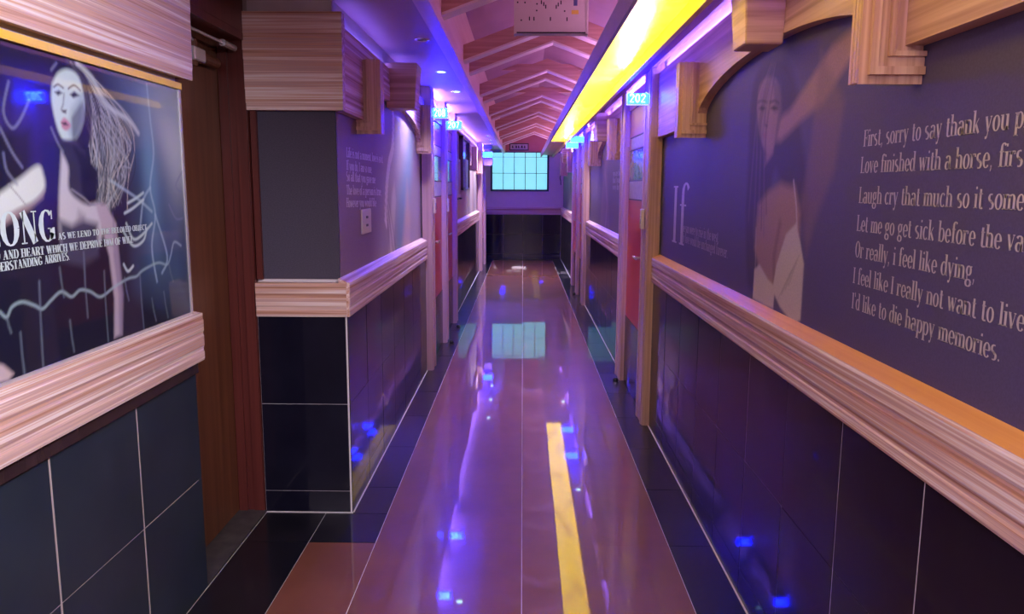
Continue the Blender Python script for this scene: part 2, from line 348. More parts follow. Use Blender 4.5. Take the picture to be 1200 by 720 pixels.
# the long yellow light box hung along the right of the trough
lb = thing('ceiling_light_panel', (0.47, 5.0, 2.04), 'long glowing yellow light panel running down the right side of the ceiling', 'ceiling light')
MB().box(0.345, 0.36, 0.3, YF - 0.03, 2.04, 2.135).build('left_lip', COVE, lb)
MB().box(0.578, 0.60, 0.3, YF - 0.03, 2.04, 2.215).build('right_lip', BEAM, lb)
MB().box(0.36, 0.578, 0.3, 11.3, 2.098, 2.104).build('luminous_panel', YEL, lb)
MB().box(0.36, 0.578, 11.3, YF - 0.03, 2.09, 2.11).build('blank_panel', BEAM, lb)
MB().box(0.36, 0.578, 0.3, 11.3, 2.112, 2.13).build('back_board', BEAM, lb)

UP = mat('added_rose_uplight', (0.5, 0.3, 0.4), 0.5, emit=TROUGH[0], estr=TROUGH[1])  # added lamp, hidden from view, lights gable and rafters
MB().box(0.46, 0.50, 0.5, 15.7, 2.1305, 2.142).build('added_uplight', UP, lb)

# ------------------------------------------------------------------ dado rails and wooden headers
def rail_profile(s, xf, xp, z0=0.89):
    """outline in (x, z) of the moulded rail, s = side sign, xf tiled face, xp panel"""
    o = lambda d: xf - s * (0.009 + 0.32 * d)
    return [(xp, z0), (o(0.004), z0), (o(0.012), z0 + 0.006), (o(0.012), z0 + 0.026), (o(0.004), z0 + 0.032), (o(0.004), z0 + 0.040),
            (o(0.015), z0 + 0.050), (o(0.015), z0 + 0.082), (o(0.008), z0 + 0.088), (o(0.008), z0 + 0.096), (o(0.018), z0 + 0.104), (o(0.018), z0 + 0.138), (o(0.010), z0 + 0.146), (xp, z0 + 0.146)]
trimn = [0]
def trim(mb, m):
    trimn[0] += 1
    return struct(mb.build('trim_%d' % trimn[0], m))
def rail(s, xf, xp, y0, y1, cap=WOODY):
    t = trim(MB().prism(rail_profile(s, xf, xp), 1, y0, y1), WOODY)
    o = lambda d: xf - s * (0.009 + 0.32 * d)
    MB().prism([(xp, 1.0365), (o(0.012), 1.0365), (xp, 1.056)], 1, y0, y1).build('cap', cap, t)
    return t
rail(1, XR, PR, YB, 4.65, CAPW); rail(1, XR, PR, 6.04, 9.6); rail(1, XR, PR, 11.85, YF - 0.02)
t = rail(-1, XL, PL, YP - 0.006, 6.06); rail(-1, XL, PL, 8.5, 13.5); rail(-1, XL, PL, 15.0, YF - 0.02)
# return of the rail across the end of the block
q = MB(); prof = rail_profile(-1, 0.0, -0.035)
q.prism([(YP - p[0], p[1]) for p in prof], 0, -1.147, XL - 0.001)
q.build('return_rail', WOODX, t)
# rail on the far wall
trim(MB().prism([(YF + 0.008, 0.90), (YF - 0.010, 0.90), (YF - 0.016, 0.91), (YF - 0.016, 0.94), (YF - 0.008, 0.95), (YF - 0.008, 1.0), (YF - 0.018, 1.01), (YF - 0.018, 1.05), (YF + 0.008, 1.055)], 0, XL, XR), WOODX)
# lobby rail and header around the poster
q = MB(); o_ = lambda d: XN + 0.024 + 0.24 * d
q.prism([(XN - 0.002, 0.845), (o_(0.022), 0.845), (o_(0.032), 0.853), (o_(0.032), 0.873), (o_(0.022), 0.880), (o_(0.022), 0.888), (o_(0.036), 0.898), (o_(0.036), 0.930), (o_(0.027), 0.936), (o_(0.027), 0.944), (o_(0.039), 0.952), (o_(0.039), 0.985), (o_(0.030), 0.992), (o_(0.030), 1.010), (XN - 0.002, 1.016)], 1, YB, 2.655)
trim(q, WOODY)
box('painted_shadow', KICK, bpy.data.objects['trim_8'], XN, XN + 0.012, YB, 2.64, 0.802, 0.845)  # dark strip painting in the shade below the lobby rail
q = MB()
q.prism([(XN - 0.002, 1.795), (o_(0.045), 1.790), (o_(0.052), 1.795), (o_(0.052), 1.822), (o_(0.060), 1.832), (o_(0.060), 1.92), (o_(0.066), 1.927), (o_(0.066), 2.00), (o_(0.074), 2.01), (o_(0.074), ZC), (XN - 0.002, ZC)], 1, YB, 2.668)
trim(q, WOODY)
q = MB().box(XN - 0.002, o_(0.03), YB, 2.668, ZC, ZS); q.build('cove_strip', COVE, bpy.data.objects['trim_9'])

def bracket(s, xp, xo, y, z0=1.67, z1=2.0, d=0.17, parent=None):
    """block hanging from the header: mitred moulding on its near face and along its corridor face"""
    xi = xp - s * 0.002
    br = MB().box(xi, xo + s * 0.012, y + 0.012, y + d, z0 + 0.010, z1).build('bracket', TANZ, parent)
    m = MB()
    for off, w_, pr in ((0.0, 0.018, 0.004), (0.018, 0.016, 0.016), (0.034, 0.020, 0.009), (0.054, 0.010, 0.017)):
        xa, xb = xo + s * off, xo + s * (off + w_); za, zb = z0 + off, z0 + off + w_
        yn = y + 0.012 - pr
        # upright strip, mitred into the bottom strip
        m.add([(xa, yn, za), (xb, yn, zb), (xb, yn, z1), (xa, yn, z1), (xa, y + 0.013, za), (xb, y + 0.013, zb), (xb, y + 0.013, z1), (xa, y + 0.013, z1)],
              [(0, 1, 2, 3), (0, 3, 7, 4), (1, 5, 6, 2), (3, 2, 6, 7), (0, 4, 5, 1)])
        m.add([(xa, yn, za), (xi, yn, za), (xi, yn, zb), (xb, yn, zb), (xa, y + 0.013, za), (xi, y + 0.013, za), (xi, y + 0.013, zb), (xb, y + 0.013, zb)],
              [(0, 1, 2, 3), (0, 4, 5, 1), (1, 5, 6, 2), (3, 2, 6, 7)])
    st = d / 3.4
    for k in range(3):                                   # reeds on the corridor face
        ya = y + 0.014 + st * k
        m.box(xo, xo + s * 0.013, ya, ya + st * 0.72, z0 + 0.004, z1)
    m.build('moulding', TANZ, br)
    return br
def keystone(s, xi, xo, y, z0, z1, parent, wt=0.20, wb=0.14):
    yc = y + wt / 2
    k = MB().add([(xi, yc - wb / 2, z0), (xi, yc + wb / 2, z0), (xo, yc + wb / 2, z0), (xo, yc - wb / 2, z0),
                  (xi, yc - wt / 2, z1), (xi, yc + wt / 2, z1), (xo - s * 0.02, yc + wt / 2, z1), (xo - s * 0.02, yc - wt / 2, z1)],
                 [(0, 1, 2, 3), (7, 6, 5, 4), (0, 3, 7, 4), (3, 2, 6, 7), (2, 1, 5, 6), (1, 0, 4, 5)]).build('keystone', TANK, parent, bevel=0.004)
    return k
def header(s, xf, xp, y0, y1, ya=None, yb=None, yk=None, z0=1.735, m=TAN, rise=0.175, crest=None):
    """flat header board with an arched cut-out between brackets at ya (near) and yb (far)"""
    ys = np.linspace(y0, y1, 2)
    if ya is not None: ys = np.concatenate([[y0, ya], np.linspace(ya + 1e-3, yb - 1e-3, 33), [yb, y1]])
    def zb(y):
        if ya is None or y <= ya or y >= yb: return z0
        u = (y - (ya + yb) / 2) / ((yb - ya) / 2); return z0 + rise * math.sqrt(max(0, 1 - u * u))
    q = MB(); n = len(ys); xa, xb = xf, xp + s * 0.001
    vs = []
    for y in ys: vs += [(xa, y, zb(y)), (xa, y, ZC), (xb, y, zb(y)), (xb, y, ZC)]
    fs = []
    for i in range(n - 1):
        a, b_ = 4 * i, 4 * i + 4
        fs += [(a, b_, b_ + 1, a + 1), (a + 2, a + 3, b_ + 3, b_ + 2), (a, a + 2, b_ + 2, b_), (a + 1, b_ + 1, b_ + 3, a + 3)]
    fs += [(0, 1, 3, 2), (4 * n - 4, 4 * n - 2, 4 * n - 1, 4 * n - 3)]
    q.add(vs, fs); t = trim(q, m)
    MB().box(xp - s * 0.002, xp + s * 0.001, y0, y1, ZC, ZS).build('cove_strip', COVE, t)
    return t
t = header(1, 0.772, PR, YB, 4.65, 1.69, 3.62)
bracket(1, PR, 0.680, 1.655, 1.658, 2.06, 0.055, parent=t); bracket(1, PR, 0.682, 3.57, 1.668, 1.995, 0.08, parent=t)
keystone(1, 0.774, 0.66, 2.42, 1.875, 2.19, t)
t = header(1, 0.772, PR, 6.04, 9.6, 6.5, 8.3)
bracket(1, PR, 0.685, 6.45, 1.67, 2.0, parent=t); bracket(1, PR, 0.685, 8.3, 1.67, 1.93, parent=t); keystone(1, 0.80, 0.675, 7.3, 1.87, 2.12, t)
t = header(1, 0.772, PR, 11.85, YF - 0.05, 12.5, 14.8)
bracket(1, PR, 0.685, 12.4, 1.68, 2.0, parent=t); bracket(1, PR, 0.685, 14.6, 1.66, 2.0, parent=t); keystone(1, 0.80, 0.675, 13.5, 1.87, 2.1, t)
t = header(-1, XL - 0.0, PL, YP, 6.06, 3.76, 5.85, z0=1.757, m=WOODY)
bracket(-1, PL, -0.675, 3.745, 1.69, 2.03, 0.11, parent=t); bracket(-1, PL, -0.680, 5.83, 1.687, 2.037, parent=t); keystone(-1, -0.78, -0.62, 4.5, 1.885, 2.13, t)
q = MB()
for za, zb, pr in ((1.757, 1.785, 0.0), (1.785, 1.84, 0.006), (1.84, 1.96, 0.010), (1.96, 1.995, 0.014), (1.995, 2.06, 0.018), (2.06, 2.144, 0.022)):
    q.box(-1.153, XL + 0.006 + pr * 0.3, YP - 0.004 - pr, YP + 0.034, za, zb)
q.build('return_header', WOODX, t)
t = header(-1, XL, PL, 11.3, 13.5, z0=1.757, m=WOODY)
bracket(-1, PL, -0.68, 11.6, 1.69, 2.03, parent=t); bracket(-1, PL, -0.68, 13.2, 1.66, 2.06, parent=t)

# ------------------------------------------------------------------ violet LED strips on top of the headers
def led(name, x, y0, y1, z, label, m=None):
    o = MB().box(x - 0.008, x + 0.008, y0, y1, z, z + 0.006).build(name, m or LED)
    return tag(o, label, 'light strip')
led('led_strip', 0.797, 0.4, 4.6, ZC + 0.001, 'violet LED strip on top of the near right wooden header')
led('led_strip', 0.797, 6.1, 9.55, ZC + 0.001, 'violet LED strip on top of the second right wooden header')
led('led_strip', 0.797, 11.9, 15.8, ZC + 0.001, 'violet LED strip on top of the farthest right wooden header')
led('led_strip', -0.779, 3.4, 6.0, ZC + 0.001, 'violet LED strip on top of the header above the left block', LEDM)
led('led_strip', -0.779, 8.6, 13.4, ZC + 0.001, 'violet LED strip along the far left wall top')
box('strip_shelf', WOODY, bpy.data.objects['wall_left'], XL, PL, 8.5, 11.3, ZC - 0.02, ZC + 0.006)

# ------------------------------------------------------------------ doors
doorn = [0]
def door(s, xf, y0, y1, pnear, pfar, where, near_post=True, mats=(REDDOOR, PINKDOOR)):
    """red room door between two lilac posts; xf = leaf face"""
    doorn[0] += 1
    d = struct(empty('door_%d' % doorn[0], (xf, (y0 + y1) / 2, 0)))
    xb = xf + s * 0.035
    box('leaf', mats[0], d, xf, xb, y0 + 0.002, y1 - 0.002, 0.505, 1.36)
    box('upper_leaf', mats[1], d, xf, xb, y0 + 0.002, y1 - 0.002, 1.36, 1.99)
    box('kick_panel', KICK, d, xf - s * 0.003, xb, y0 + 0.002, y1 - 0.002, 0.006, 0.505)
    box('notice_glass', DGLASS, d, xf - s * 0.004, xf + s * 0.002, y0 + 0.06, y1 - 0.06, 1.50, 1.70)
    box('notice_card', DPALE, d, xf - s * 0.003, xf + s * 0.002, y0 + 0.06, y1 - 0.06, 1.37, 1.492)
    box('number_card', DPALE, d, xf - s * 0.003, xf + s * 0.002, y0 + 0.10, y1 - 0.10, 1.715, 1.79)
    for z in (1.365, 1.495, 1.705, 1.795): box('black_strip', DARKM, d, xf - s * 0.006, xf + s * 0.002, y0 + 0.05, y1 - 0.05, z - 0.004, z + 0.004)
    h = MB(); hy = y0 + 0.10; hz = 1.0
    h.tube([(xf - s * 0.002, hy, hz), (xf - s * 0.05, hy, hz)], 0.011)
    h.tube([(xf - s * 0.05, hy - 0.012, hz), (xf - s * 0.05, hy + 0.11, hz)], [0.011, 0.009])
    h.box(xf - s * 0.006, xf, hy - 0.02, hy + 0.02, hz - 0.06, hz + 0.06)
    h.build('handle', CHROME, d)
    box('lintel', POSTM, d, xf - s * 0.012, xf + s * 0.035, y0, y1, 1.99, ZC)
    box('cove_strip', COVE, d, xf + s * 0.030, xf + s * 0.035, y0, y1, ZC, ZS)
    tag(MB().box(xf + s * 0.010, xf + s * 0.024, y0 + 0.01, y1 - 0.01, ZC + 0.001, ZC + 0.007).build('led_strip', LEDD), 'violet LED strip over the door ' + where, 'light strip')
    for (a, b_) in ((pnear if near_post else None), pfar) if near_post else (pfar,):
        p = MB().box(xf - s * 0.035, xf + s * 0.036, a, b_, 0.0, ZS)
        p.box(xf - s * 0.041, xf - s * 0.034, a + 0.02, a + 0.06, 0.0, ZS - 0.02).box(xf - s * 0.041, xf - s * 0.034, b_ - 0.06, b_ - 0.02, 0.0, ZS - 0.02)
        p.build('frame_post', POSTM, d)
        if s > 0: box('near_face_strip', TANZ, d, xf - s * 0.030, xf + s * 0.036, a - 0.003, a + 0.001, 0.0, 1.74)
    return d
DX, DL = 0.770, -0.747
door(1, DX, 4.90, 5.79, (4.655, 4.90), (5.79, 6.035), 'beside the 202 sign')
door(1, DX, 9.85, 10.6, (9.605, 9.85), (10.6, 10.85), 'of the second right room door'); door(1, DX, 10.85, 11.6, None, (11.6, 11.845), 'of the third right room door', False)
door(-1, DL, 6.285, 7.18, (6.065, 6.285), (7.18, 7.40), 'between the 208 and 207 signs'); door(-1, DL, 7.40, 8.25, None, (8.25, 8.47), 'just past the 207 sign', False)
door(-1, DL, 13.75, 14.75, (13.505, 13.75), (14.75, 14.995), 'of the far left door')
# brown lobby door, set back in its mahogany frame
doorn[0] += 1
d = struct(empty('door_%d' % doorn[0], (-1.27, 2.98, 0)))
box('leaf', BROWND, d, -1.298, -1.265, 2.652, 3.305, 0.012, 2.03)
fm = MB().box(-1.30, -1.151, 3.312, 3.349, 0.0, 2.062); fm.box(-1.262, -1.225, 3.300, 3.313, 0.0, 2.04).box(-1.195, -1.153, 3.303, 3.313, 0.0, 2.062)
fm.build('frame_jamb', MAHOG, d)
box('frame_jamb', MAHOG, d, -1.30, -1.147, 2.622, 2.650, 0.0, 2.062)
box('frame_head', MAHOG, d, -1.264, -1.148, 2.652, 3.30, 2.032, 2.062)
box('header_panel', MAHOG, d, -1.1525, -1.1475, 2.652, 3.30, 2.063, ZS - 0.002)
box('threshold', STONE, d, -1.297, XN - 0.001, 2.652, 3.31, 0.0, 0.010)
cl = MB().box(-1.264, -1.212, 2.96, 3.06, 1.905, 1.955).build('door_closer', SILVER, d, bevel=0.004)
MB().tube([(-1.238, 3.058, 1.93), (-1.238, 3.22, 1.93)], 0.022, 14).tube([(-1.238, 3.01, 1.89), (-1.238, 3.01, 1.985)], 0.014, 12).build('cylinder', BROWND, cl)
MB().tube([(-1.238, 3.01, 1.98), (-1.20, 2.80, 2.0), (-1.2, 2.81, 2.005), (-1.185, 3.20, 2.0)], 0.006, 8).tube([(-1.185, 3.16, 2.0), (-1.185, 3.285, 2.0)], 0.014, 10).build('arm', SILVER, cl)

# ------------------------------------------------------------------ window in the far wall
wt = on_plane(575, 177, 1, YF); wb = on_plane(643, 224.5, 1, YF)
x0, x1, z0, z1 = wt[0], wb[0], wb[2], 2.16
win = struct(empty('window_1', ((x0 + x1) / 2, YF, z0)))
fr = MB(); f_ = 0.035
fr.box(x0, x1, YF - 0.022, YF + 0.006, z0, z0 + f_).box(x0, x1, YF - 0.022, YF + 0.006, z1 - f_ * 0.6, z1).box(x0, x0 + f_, YF - 0.022, YF + 0.006, z0, z1).box(x1 - f_, x1, YF - 0.022, YF + 0.006, z0, z1)
fr.build('window_frame', TEALF, win)
px = np.linspace(x0 + f_, x1 - f_, 6); pz = [z0 + f_, z0 + f_ + (z1 - z0 - 2 * f_) * 0.45, z1 - f_ - 0.075, z1 - f_ * 0.6]
for i in range(5):
    for j in range(3):
        box('pane', PANE, win, px[i] + 0.005, px[i + 1] - 0.005, YF - 0.006, YF + 0.004, pz[j] + 0.004, pz[j + 1] - 0.004)
for i in range(1, 5): box('glazing_bar', TEALF, win, px[i] - 0.006, px[i] + 0.006, YF - 0.014, YF + 0.005, z0 + f_, z1 - f_ * 0.6)
for j in (1, 2): box('glazing_bar', TEALF, win, x0 + f_, x1 - f_, YF - 0.012, YF + 0.005, pz[j] - (0.005 if j == 1 else 0.003), pz[j] + (0.005 if j == 1 else 0.003))
trim(MB().box(0.50, XR, YF - 0.02, YF + 0.008, 2.135, 2.158), TEALF)

# ------------------------------------------------------------------ lettering: a high-contrast condensed serif drawn as strokes
THK, THN = 1.15, 0.32
def V(x, y0, y1, b=1, t=1): return ('V', x, y0, y1, b, t)
def A(cx, cy, rx, ry, a0=0, a1=360): return ('A', cx, cy, rx, ry, a0, a1)
def Ln(x0, y0, x1, y1, w=THN): return ('L', x0, y0, x1, y1, w)
G = {
 'a': (4.0, [A(1.7, 1.4, 1.2, 1.4), V(3.1, 0, 3.7, 1, 0), A(1.9, 3.7, 1.2, 1.2, 0, 160)]), 'b': (4.2, [V(.9, 0, 7.8, 0, 1), A(2.3, 2.5, 1.4, 2.5, -150, 150)]),
 'c': (3.7, [A(2.0, 2.5, 1.4, 2.5, 45, 315)]), 'd': (4.2, [A(1.9, 2.5, 1.4, 2.5, 30, 330), V(3.3, 0, 7.8)]),
 'e': (3.8, [A(2.0, 2.5, 1.4, 2.5, 0, 320), Ln(.7, 2.5, 3.4, 2.5)]), 'f': (2.8, [V(1.3, 0, 6.3, 1, 0), A(2.3, 6.3, 1.0, 1.4, 30, 180), Ln(.3, 5, 2.5, 5)]),
 'g': (4.0, [A(1.9, 3.4, 1.2, 1.6), A(1.9, -.9, 1.4, 1.2), Ln(1.0, 1.9, 1.2, .2, .5), Ln(2.8, 4.6, 3.7, 5, .5)]), 'h': (4.4, [V(.9, 0, 7.8), A(2.2, 3.4, 1.3, 1.5, 0, 170), V(3.5, 0, 3.5, 1, 0)]),
 'i': (2.0, [V(1, 0, 5), A(1, 7, .45, .45)]), 'j': (2.0, [V(1, -1, 5, 0, 1), A(.2, -1, .8, 1.2, 200, 360), A(1, 7, .45, .45)]), 'k': (4.2, [V(.9, 0, 7.8), Ln(1.2, 2, 3.3, 5), Ln(1.9, 2.9, 3.6, 0, 1.1)]),
 'l': (2.0, [V(1, 0, 7.8)]), 'm': (6.4, [V(.9, 0, 5), A(2.1, 3.5, 1.1, 1.4, 0, 170), V(3.2, 0, 3.6, 1, 0), A(4.4, 3.5, 1.1, 1.4, 0, 170), V(5.5, 0, 3.6, 1, 0)]),
 'n': (4.4, [V(.9, 0, 5), A(2.2, 3.5, 1.3, 1.4, 0, 170), V(3.5, 0, 3.6, 1, 0)]), 'o': (4.0, [A(2.0, 2.5, 1.45, 2.5)]), 'p': (4.2, [V(.9, -2.4, 5), A(2.3, 2.5, 1.4, 2.5, -150, 150)]),
 'q': (4.2, [A(1.9, 2.5, 1.4, 2.5, 30, 330), V(3.3, -2.4, 5)]), 'r': (3.2, [V(.9, 0, 5), A(2.1, 3.7, 1.1, 1.2, 40, 170), A(2.75, 4.3, .4, .4)]),
 's': (3.4, [A(1.7, 3.7, 1.1, 1.25, 60, 270), A(1.7, 1.25, 1.15, 1.25, -120, 90), Ln(1.2, 2.9, 2.3, 2.0, .9)]), 't': (2.7, [V(1.2, .9, 6.6, 0, 0), A(2.0, .9, .8, .9, 180, 320), Ln(.3, 5, 2.4, 5)]),
 'u': (4.4, [V(.9, 1.4, 5, 0, 1), A(2.1, 1.4, 1.2, 1.4, 180, 350), V(3.4, 0, 5)]), 'v': (3.9, [Ln(.7, 5, 2, 0, 1.1), Ln(2, 0, 3.3, 5), Ln(.1, 5, 1.4, 5), Ln(2.7, 5, 3.8, 5)]),
 'w': (5.7, [Ln(.7, 5, 1.9, 0, 1.1), Ln(1.9, 0, 2.9, 5), Ln(2.9, 5, 4.0, 0, 1.1), Ln(4.0, 0, 5.1, 5), Ln(.1, 5, 1.4, 5), Ln(4.5, 5, 5.6, 5)]),
 'x': (3.9, [Ln(.6, 5, 3.2, 0, 1.1), Ln(.6, 0, 3.2, 5)]), 'y': (3.9, [Ln(.7, 5, 2.1, 0, 1.1), Ln(3.3, 5, 1.5, -2.0, .4), A(1.0, -1.9, .45, .45), Ln(.1, 5, 1.4, 5), Ln(2.7, 5, 3.8, 5)]), 'z': (3.6, [Ln(.5, 4.85, 3.1, 4.85), Ln(3.0, 4.9, .6, .1, 1.0), Ln(.5, .15, 3.1, .15)]),
 '.': (1.7, [A(.8, .4, .35, .35)]), ',': (1.7, [A(.8, .4, .35, .35), Ln(1.05, .4, .5, -1.2, .4)]), "'": (1.4, [Ln(.7, 7.8, .7, 5.8, .6)]), ' ': (2.2, []),
 'A': (5.4, [Ln(2.5, 7.4, .8, 0, .4), Ln(2.4, 7.4, 4.3, 0, 1.3), Ln(1.3, 2.4, 3.7, 2.4), Ln(.1, .15, 1.7, .15), Ln(3.2, .15, 5.3, .15)]), 'B': (4.8, [V(1, 0, 7.4), A(2.4, 5.6, 1.5, 1.8, -90, 90), A(2.5, 1.9, 1.7, 1.9, -90, 90), Ln(1, 7.25, 2.4, 7.25), Ln(1, 3.75, 2.4, 3.75), Ln(1, .15, 2.4, .15)]),
 'C': (4.7, [A(2.5, 3.7, 1.8, 3.7, 45, 315), Ln(4.1, 5.2, 4.1, 7.3, .4)]), 'D': (5.2, [V(1, 0, 7.4), A(2.4, 3.7, 2.1, 3.7, -90, 90), Ln(1, 7.25, 2.4, 7.25), Ln(1, .15, 2.4, .15)]),
 'E': (4.4, [V(1, 0, 7.4), Ln(1, 7.25, 3.9, 7.25), Ln(1, 3.8, 3.2, 3.8), Ln(1, .15, 4.0, .15), Ln(3.9, 5.6, 3.9, 7.3, .4), Ln(4.0, .1, 4.0, 1.9, .4), Ln(3.2, 2.9, 3.2, 4.7)]), 'F': (4.1, [V(1, 0, 7.4), Ln(1, 7.25, 3.8, 7.25), Ln(1, 3.8, 3.1, 3.8), Ln(3.8, 5.6, 3.8, 7.3, .4), Ln(3.1, 2.9, 3.1, 4.7)]),
 'G': (5.2, [A(2.5, 3.7, 1.8, 3.7, 45, 330), V(4.1, .4, 3.2, 0, 1), Ln(4.1, 5.2, 4.1, 7.3, .4)]), 'H': (5.4, [V(1, 0, 7.4), V(4.3, 0, 7.4), Ln(1, 3.8, 4.3, 3.8)]), 'I': (2.3, [V(1.1, 0, 7.4)]), 'J': (3.0, [V(1.8, 1, 7.4, 0, 1), A(.9, 1, .9, 1.3, 200, 360)]),
 'L': (4.2, [V(1, 0, 7.4), Ln(1, .15, 3.9, .15), Ln(3.9, .1, 3.9, 2.2, .4)]), 'M': (6.4, [Ln(1, 0, 1, 7.4, .35), Ln(1, 7.4, 3.1, 0, 1.2), Ln(3.1, 0, 5.2, 7.4, .35), V(5.3, 0, 7.4), Ln(.2, .15, 1.8, .15)]), 'N': (5.2, [Ln(1, 0, 1, 7.4, .35), Ln(.9, 7.4, 4.2, 0, 1.3), Ln(4.2, 0, 4.2, 7.4, .35), Ln(.2, .15, 1.8, .15), Ln(3.4, 7.25, 5, 7.25)]),
 'O': (5.0, [A(2.5, 3.7, 1.85, 3.7)]), 'P': (4.5, [V(1, 0, 7.4), A(2.4, 5.4, 1.6, 2.0, -90, 90), Ln(1, 7.25, 2.4, 7.25), Ln(1, 3.4, 2.4, 3.4)]), 'R': (5.0, [V(1, 0, 7.4), A(2.4, 5.6, 1.6, 1.8, -90, 90), Ln(1, 7.25, 2.4, 7.25), Ln(1, 3.75, 2.4, 3.75), Ln(2.8, 3.7, 4.4, 0, 1.2)]),
 'S': (4.2, [A(2.1, 5.5, 1.4, 1.9, 50, 270), A(2.1, 1.9, 1.5, 1.9, -130, 90), Ln(1.5, 4.4, 2.8, 3.0, 1.1)]), 'T': (4.7, [V(2.3, 0, 7.4, 1, 0), Ln(.3, 7.25, 4.3, 7.25), Ln(.35, 5.6, .35, 7.3, .4), Ln(4.25, 5.6, 4.25, 7.3, .4)]),
 'U': (5.0, [V(1, 1.8, 7.4, 0, 1), A(2.5, 1.8, 1.5, 1.8, 180, 360), Ln(4.0, 1.8, 4.0, 7.4, .35), Ln(3.3, 7.25, 4.8, 7.25)]), 'V': (4.9, [Ln(.9, 7.4, 2.5, 0, 1.3), Ln(2.5, 0, 4.1, 7.4, .35), Ln(.1, 7.25, 1.7, 7.25), Ln(3.4, 7.25, 4.8, 7.25)]),
 'W': (7.0, [Ln(.9, 7.4, 2.3, 0, 1.3), Ln(2.3, 0, 3.5, 7.4, .35), Ln(3.5, 7.4, 4.9, 0, 1.3), Ln(4.9, 0, 6.2, 7.4, .35), Ln(.1, 7.25, 1.7, 7.25), Ln(5.5, 7.25, 6.9, 7.25)]), 'Y': (4.8, [Ln(.9, 7.4, 2.5, 3.4, 1.2), V(2.5, 0, 3.5, 1, 0), Ln(2.5, 3.4, 4.0, 7.4)]),
 '0': (4.6, [A(2.3, 3.7, 1.5, 3.3)]), '2': (4.6, [A(2.3, 5.3, 1.5, 1.8, -20, 170), Ln(3.6, 4.6, .9, .5, .7), Ln(.8, .45, 3.9, .45, .7)]), '7': (4.6, [Ln(.8, 7.0, 3.9, 7.0, .7), Ln(3.8, 7.0, 1.8, .3, .7)]), '8': (4.6, [A(2.3, 5.5, 1.3, 1.6), A(2.3, 1.9, 1.5, 1.7)]),
}
def text_quads(txt, thk=THK, thn=THN, sp=0.25):
    """flat quads of a line of lettering in font units; returns (quads, width)"""
    x = 0.0; Q = []
    def ribbon(pts, ws):
        pts = np.array(pts, float)
        t = np.gradient(pts, axis=0); t /= np.linalg.norm(t, axis=1)[:, None] + 1e-9
        n = np.stack([-t[:, 1], t[:, 0]], 1) * (np.array(ws)[:, None] / 2)
        a, b2 = pts + n, pts - n
        for i in range(len(pts) - 1): Q.append([b2[i], b2[i + 1], a[i + 1], a[i]])
    for ch in txt:
        wd, st = G[ch]
        for s_ in st:
            if s_[0] == 'V':
                _, sx, y0, y1, bb, tt = s_; ribbon([(x + sx, y0), (x + sx, y1)], [thk] * 2)
                if bb: ribbon([(x + sx - thk * .95, y0 + thn / 2), (x + sx + thk * .95, y0 + thn / 2)], [thn] * 2)
                if tt: ribbon([(x + sx - thk * .95, y1 - thn / 2), (x + sx + (thk * .95 if y1 == 7.4 else 0), y1 - thn / 2)], [thn] * 2)
            elif s_[0] == 'A':
                _, cx, cy, rx, ry, a0, a1 = s_; n = 5 if rx < .6 else max(6, int(abs(a1 - a0) / 24))
                tt = np.radians(np.linspace(a0, a1, n + 1))
                if rx < .6: Q.append([(x + cx - rx, cy - ry), (x + cx + rx, cy - ry), (x + cx + rx, cy + ry), (x + cx - rx, cy + ry)]); continue
                ribbon(np.stack([x + cx + rx * np.cos(tt), cy + ry * np.sin(tt)], 1), thn + (thk - thn) * np.abs(np.cos(tt)) ** 1.3)
            else:
                _, ax, ay, bx, by, w_ = s_; w_ = {THN: thn, 1.1: thk * .95}.get(w_, w_ * thk / THK if w_ > .5 else max(w_, thn))
                ribbon([(x + ax, ay), (x + bx, by)], [w_] * 2)
        x += wd + sp
    return Q, x
def lettering(name, m, parent, rows_, place, words=False):
    """rows_: (text, origin, unit vector right * width, unit vector up * cap height); place maps plane coords to 3-D;
    words: one part per word, else the small print of one line stays together"""
    for txt, (ox, oy), (wx, wy), (hx, hy), kw in rows_:
        W = text_quads(txt, **kw)[1]; x0 = 0.0
        for chunk in (txt.split(' ') if words else [txt]):
            mb = MB(); Q, cw = text_quads(chunk, **kw)
            for q_ in Q:
                mb.add([place(ox + wx * (a + x0) / W + hx * b2 / 7.4, oy + wy * (a + x0) / W + hy * b2 / 7.4) for a, b2 in q_], [(0, 1, 2, 3)])
            x0 += cw + text_quads(' ', **kw)[1]
            o = mb.build(name, m, parent); o['kind'] = 'stuff'
    return o

# ------------------------------------------------------------------ flat prints painted into mesh colours
def paint_grid(name, m, parent, axis_x, ys, zs, colour, flip):
    Yg, Zg = np.meshgrid(ys, zs); n1, n0 = len(ys), len(zs)
    vs = np.stack([np.full(Yg.size, axis_x), Yg.ravel(), Zg.ravel()], 1)
    i = np.arange(n1 - 1)[None, :] + n1 * np.arange(n0 - 1)[:, None]; i = i.ravel()
    f = np.stack([i, i + 1, i + n1 + 1, i + n1], 1)
    if flip: f = f[:, ::-1]
    me = bpy.data.meshes.new(name); me.vertices.add(len(vs)); me.vertices.foreach_set('co', vs.astype(np.float32).ravel())
    me.loops.add(f.size); me.loops.foreach_set('vertex_index', f.astype(np.int32).ravel())
    me.polygons.add(len(f)); me.polygons.foreach_set('loop_start', (np.arange(len(f)) * 4).astype(np.int32)); me.polygons.foreach_set('loop_total', np.full(len(f), 4, np.int32))
    me.update(calc_edges=True); me.validate()
    a = me.color_attributes.new('print_colour', 'FLOAT_COLOR', 'POINT')
    C = np.ones((len(vs), 4), np.float32); C[:, :3] = colour.reshape(-1, 3); a.data.foreach_set('color', C.ravel())
    me.materials.append(m); o = bpy.data.objects.new(name, me); COL.objects.link(o)
    if parent is not None:
        o.parent = parent; o.matrix_parent_inverse = Matrix.Translation(parent.location).inverted()
    return o
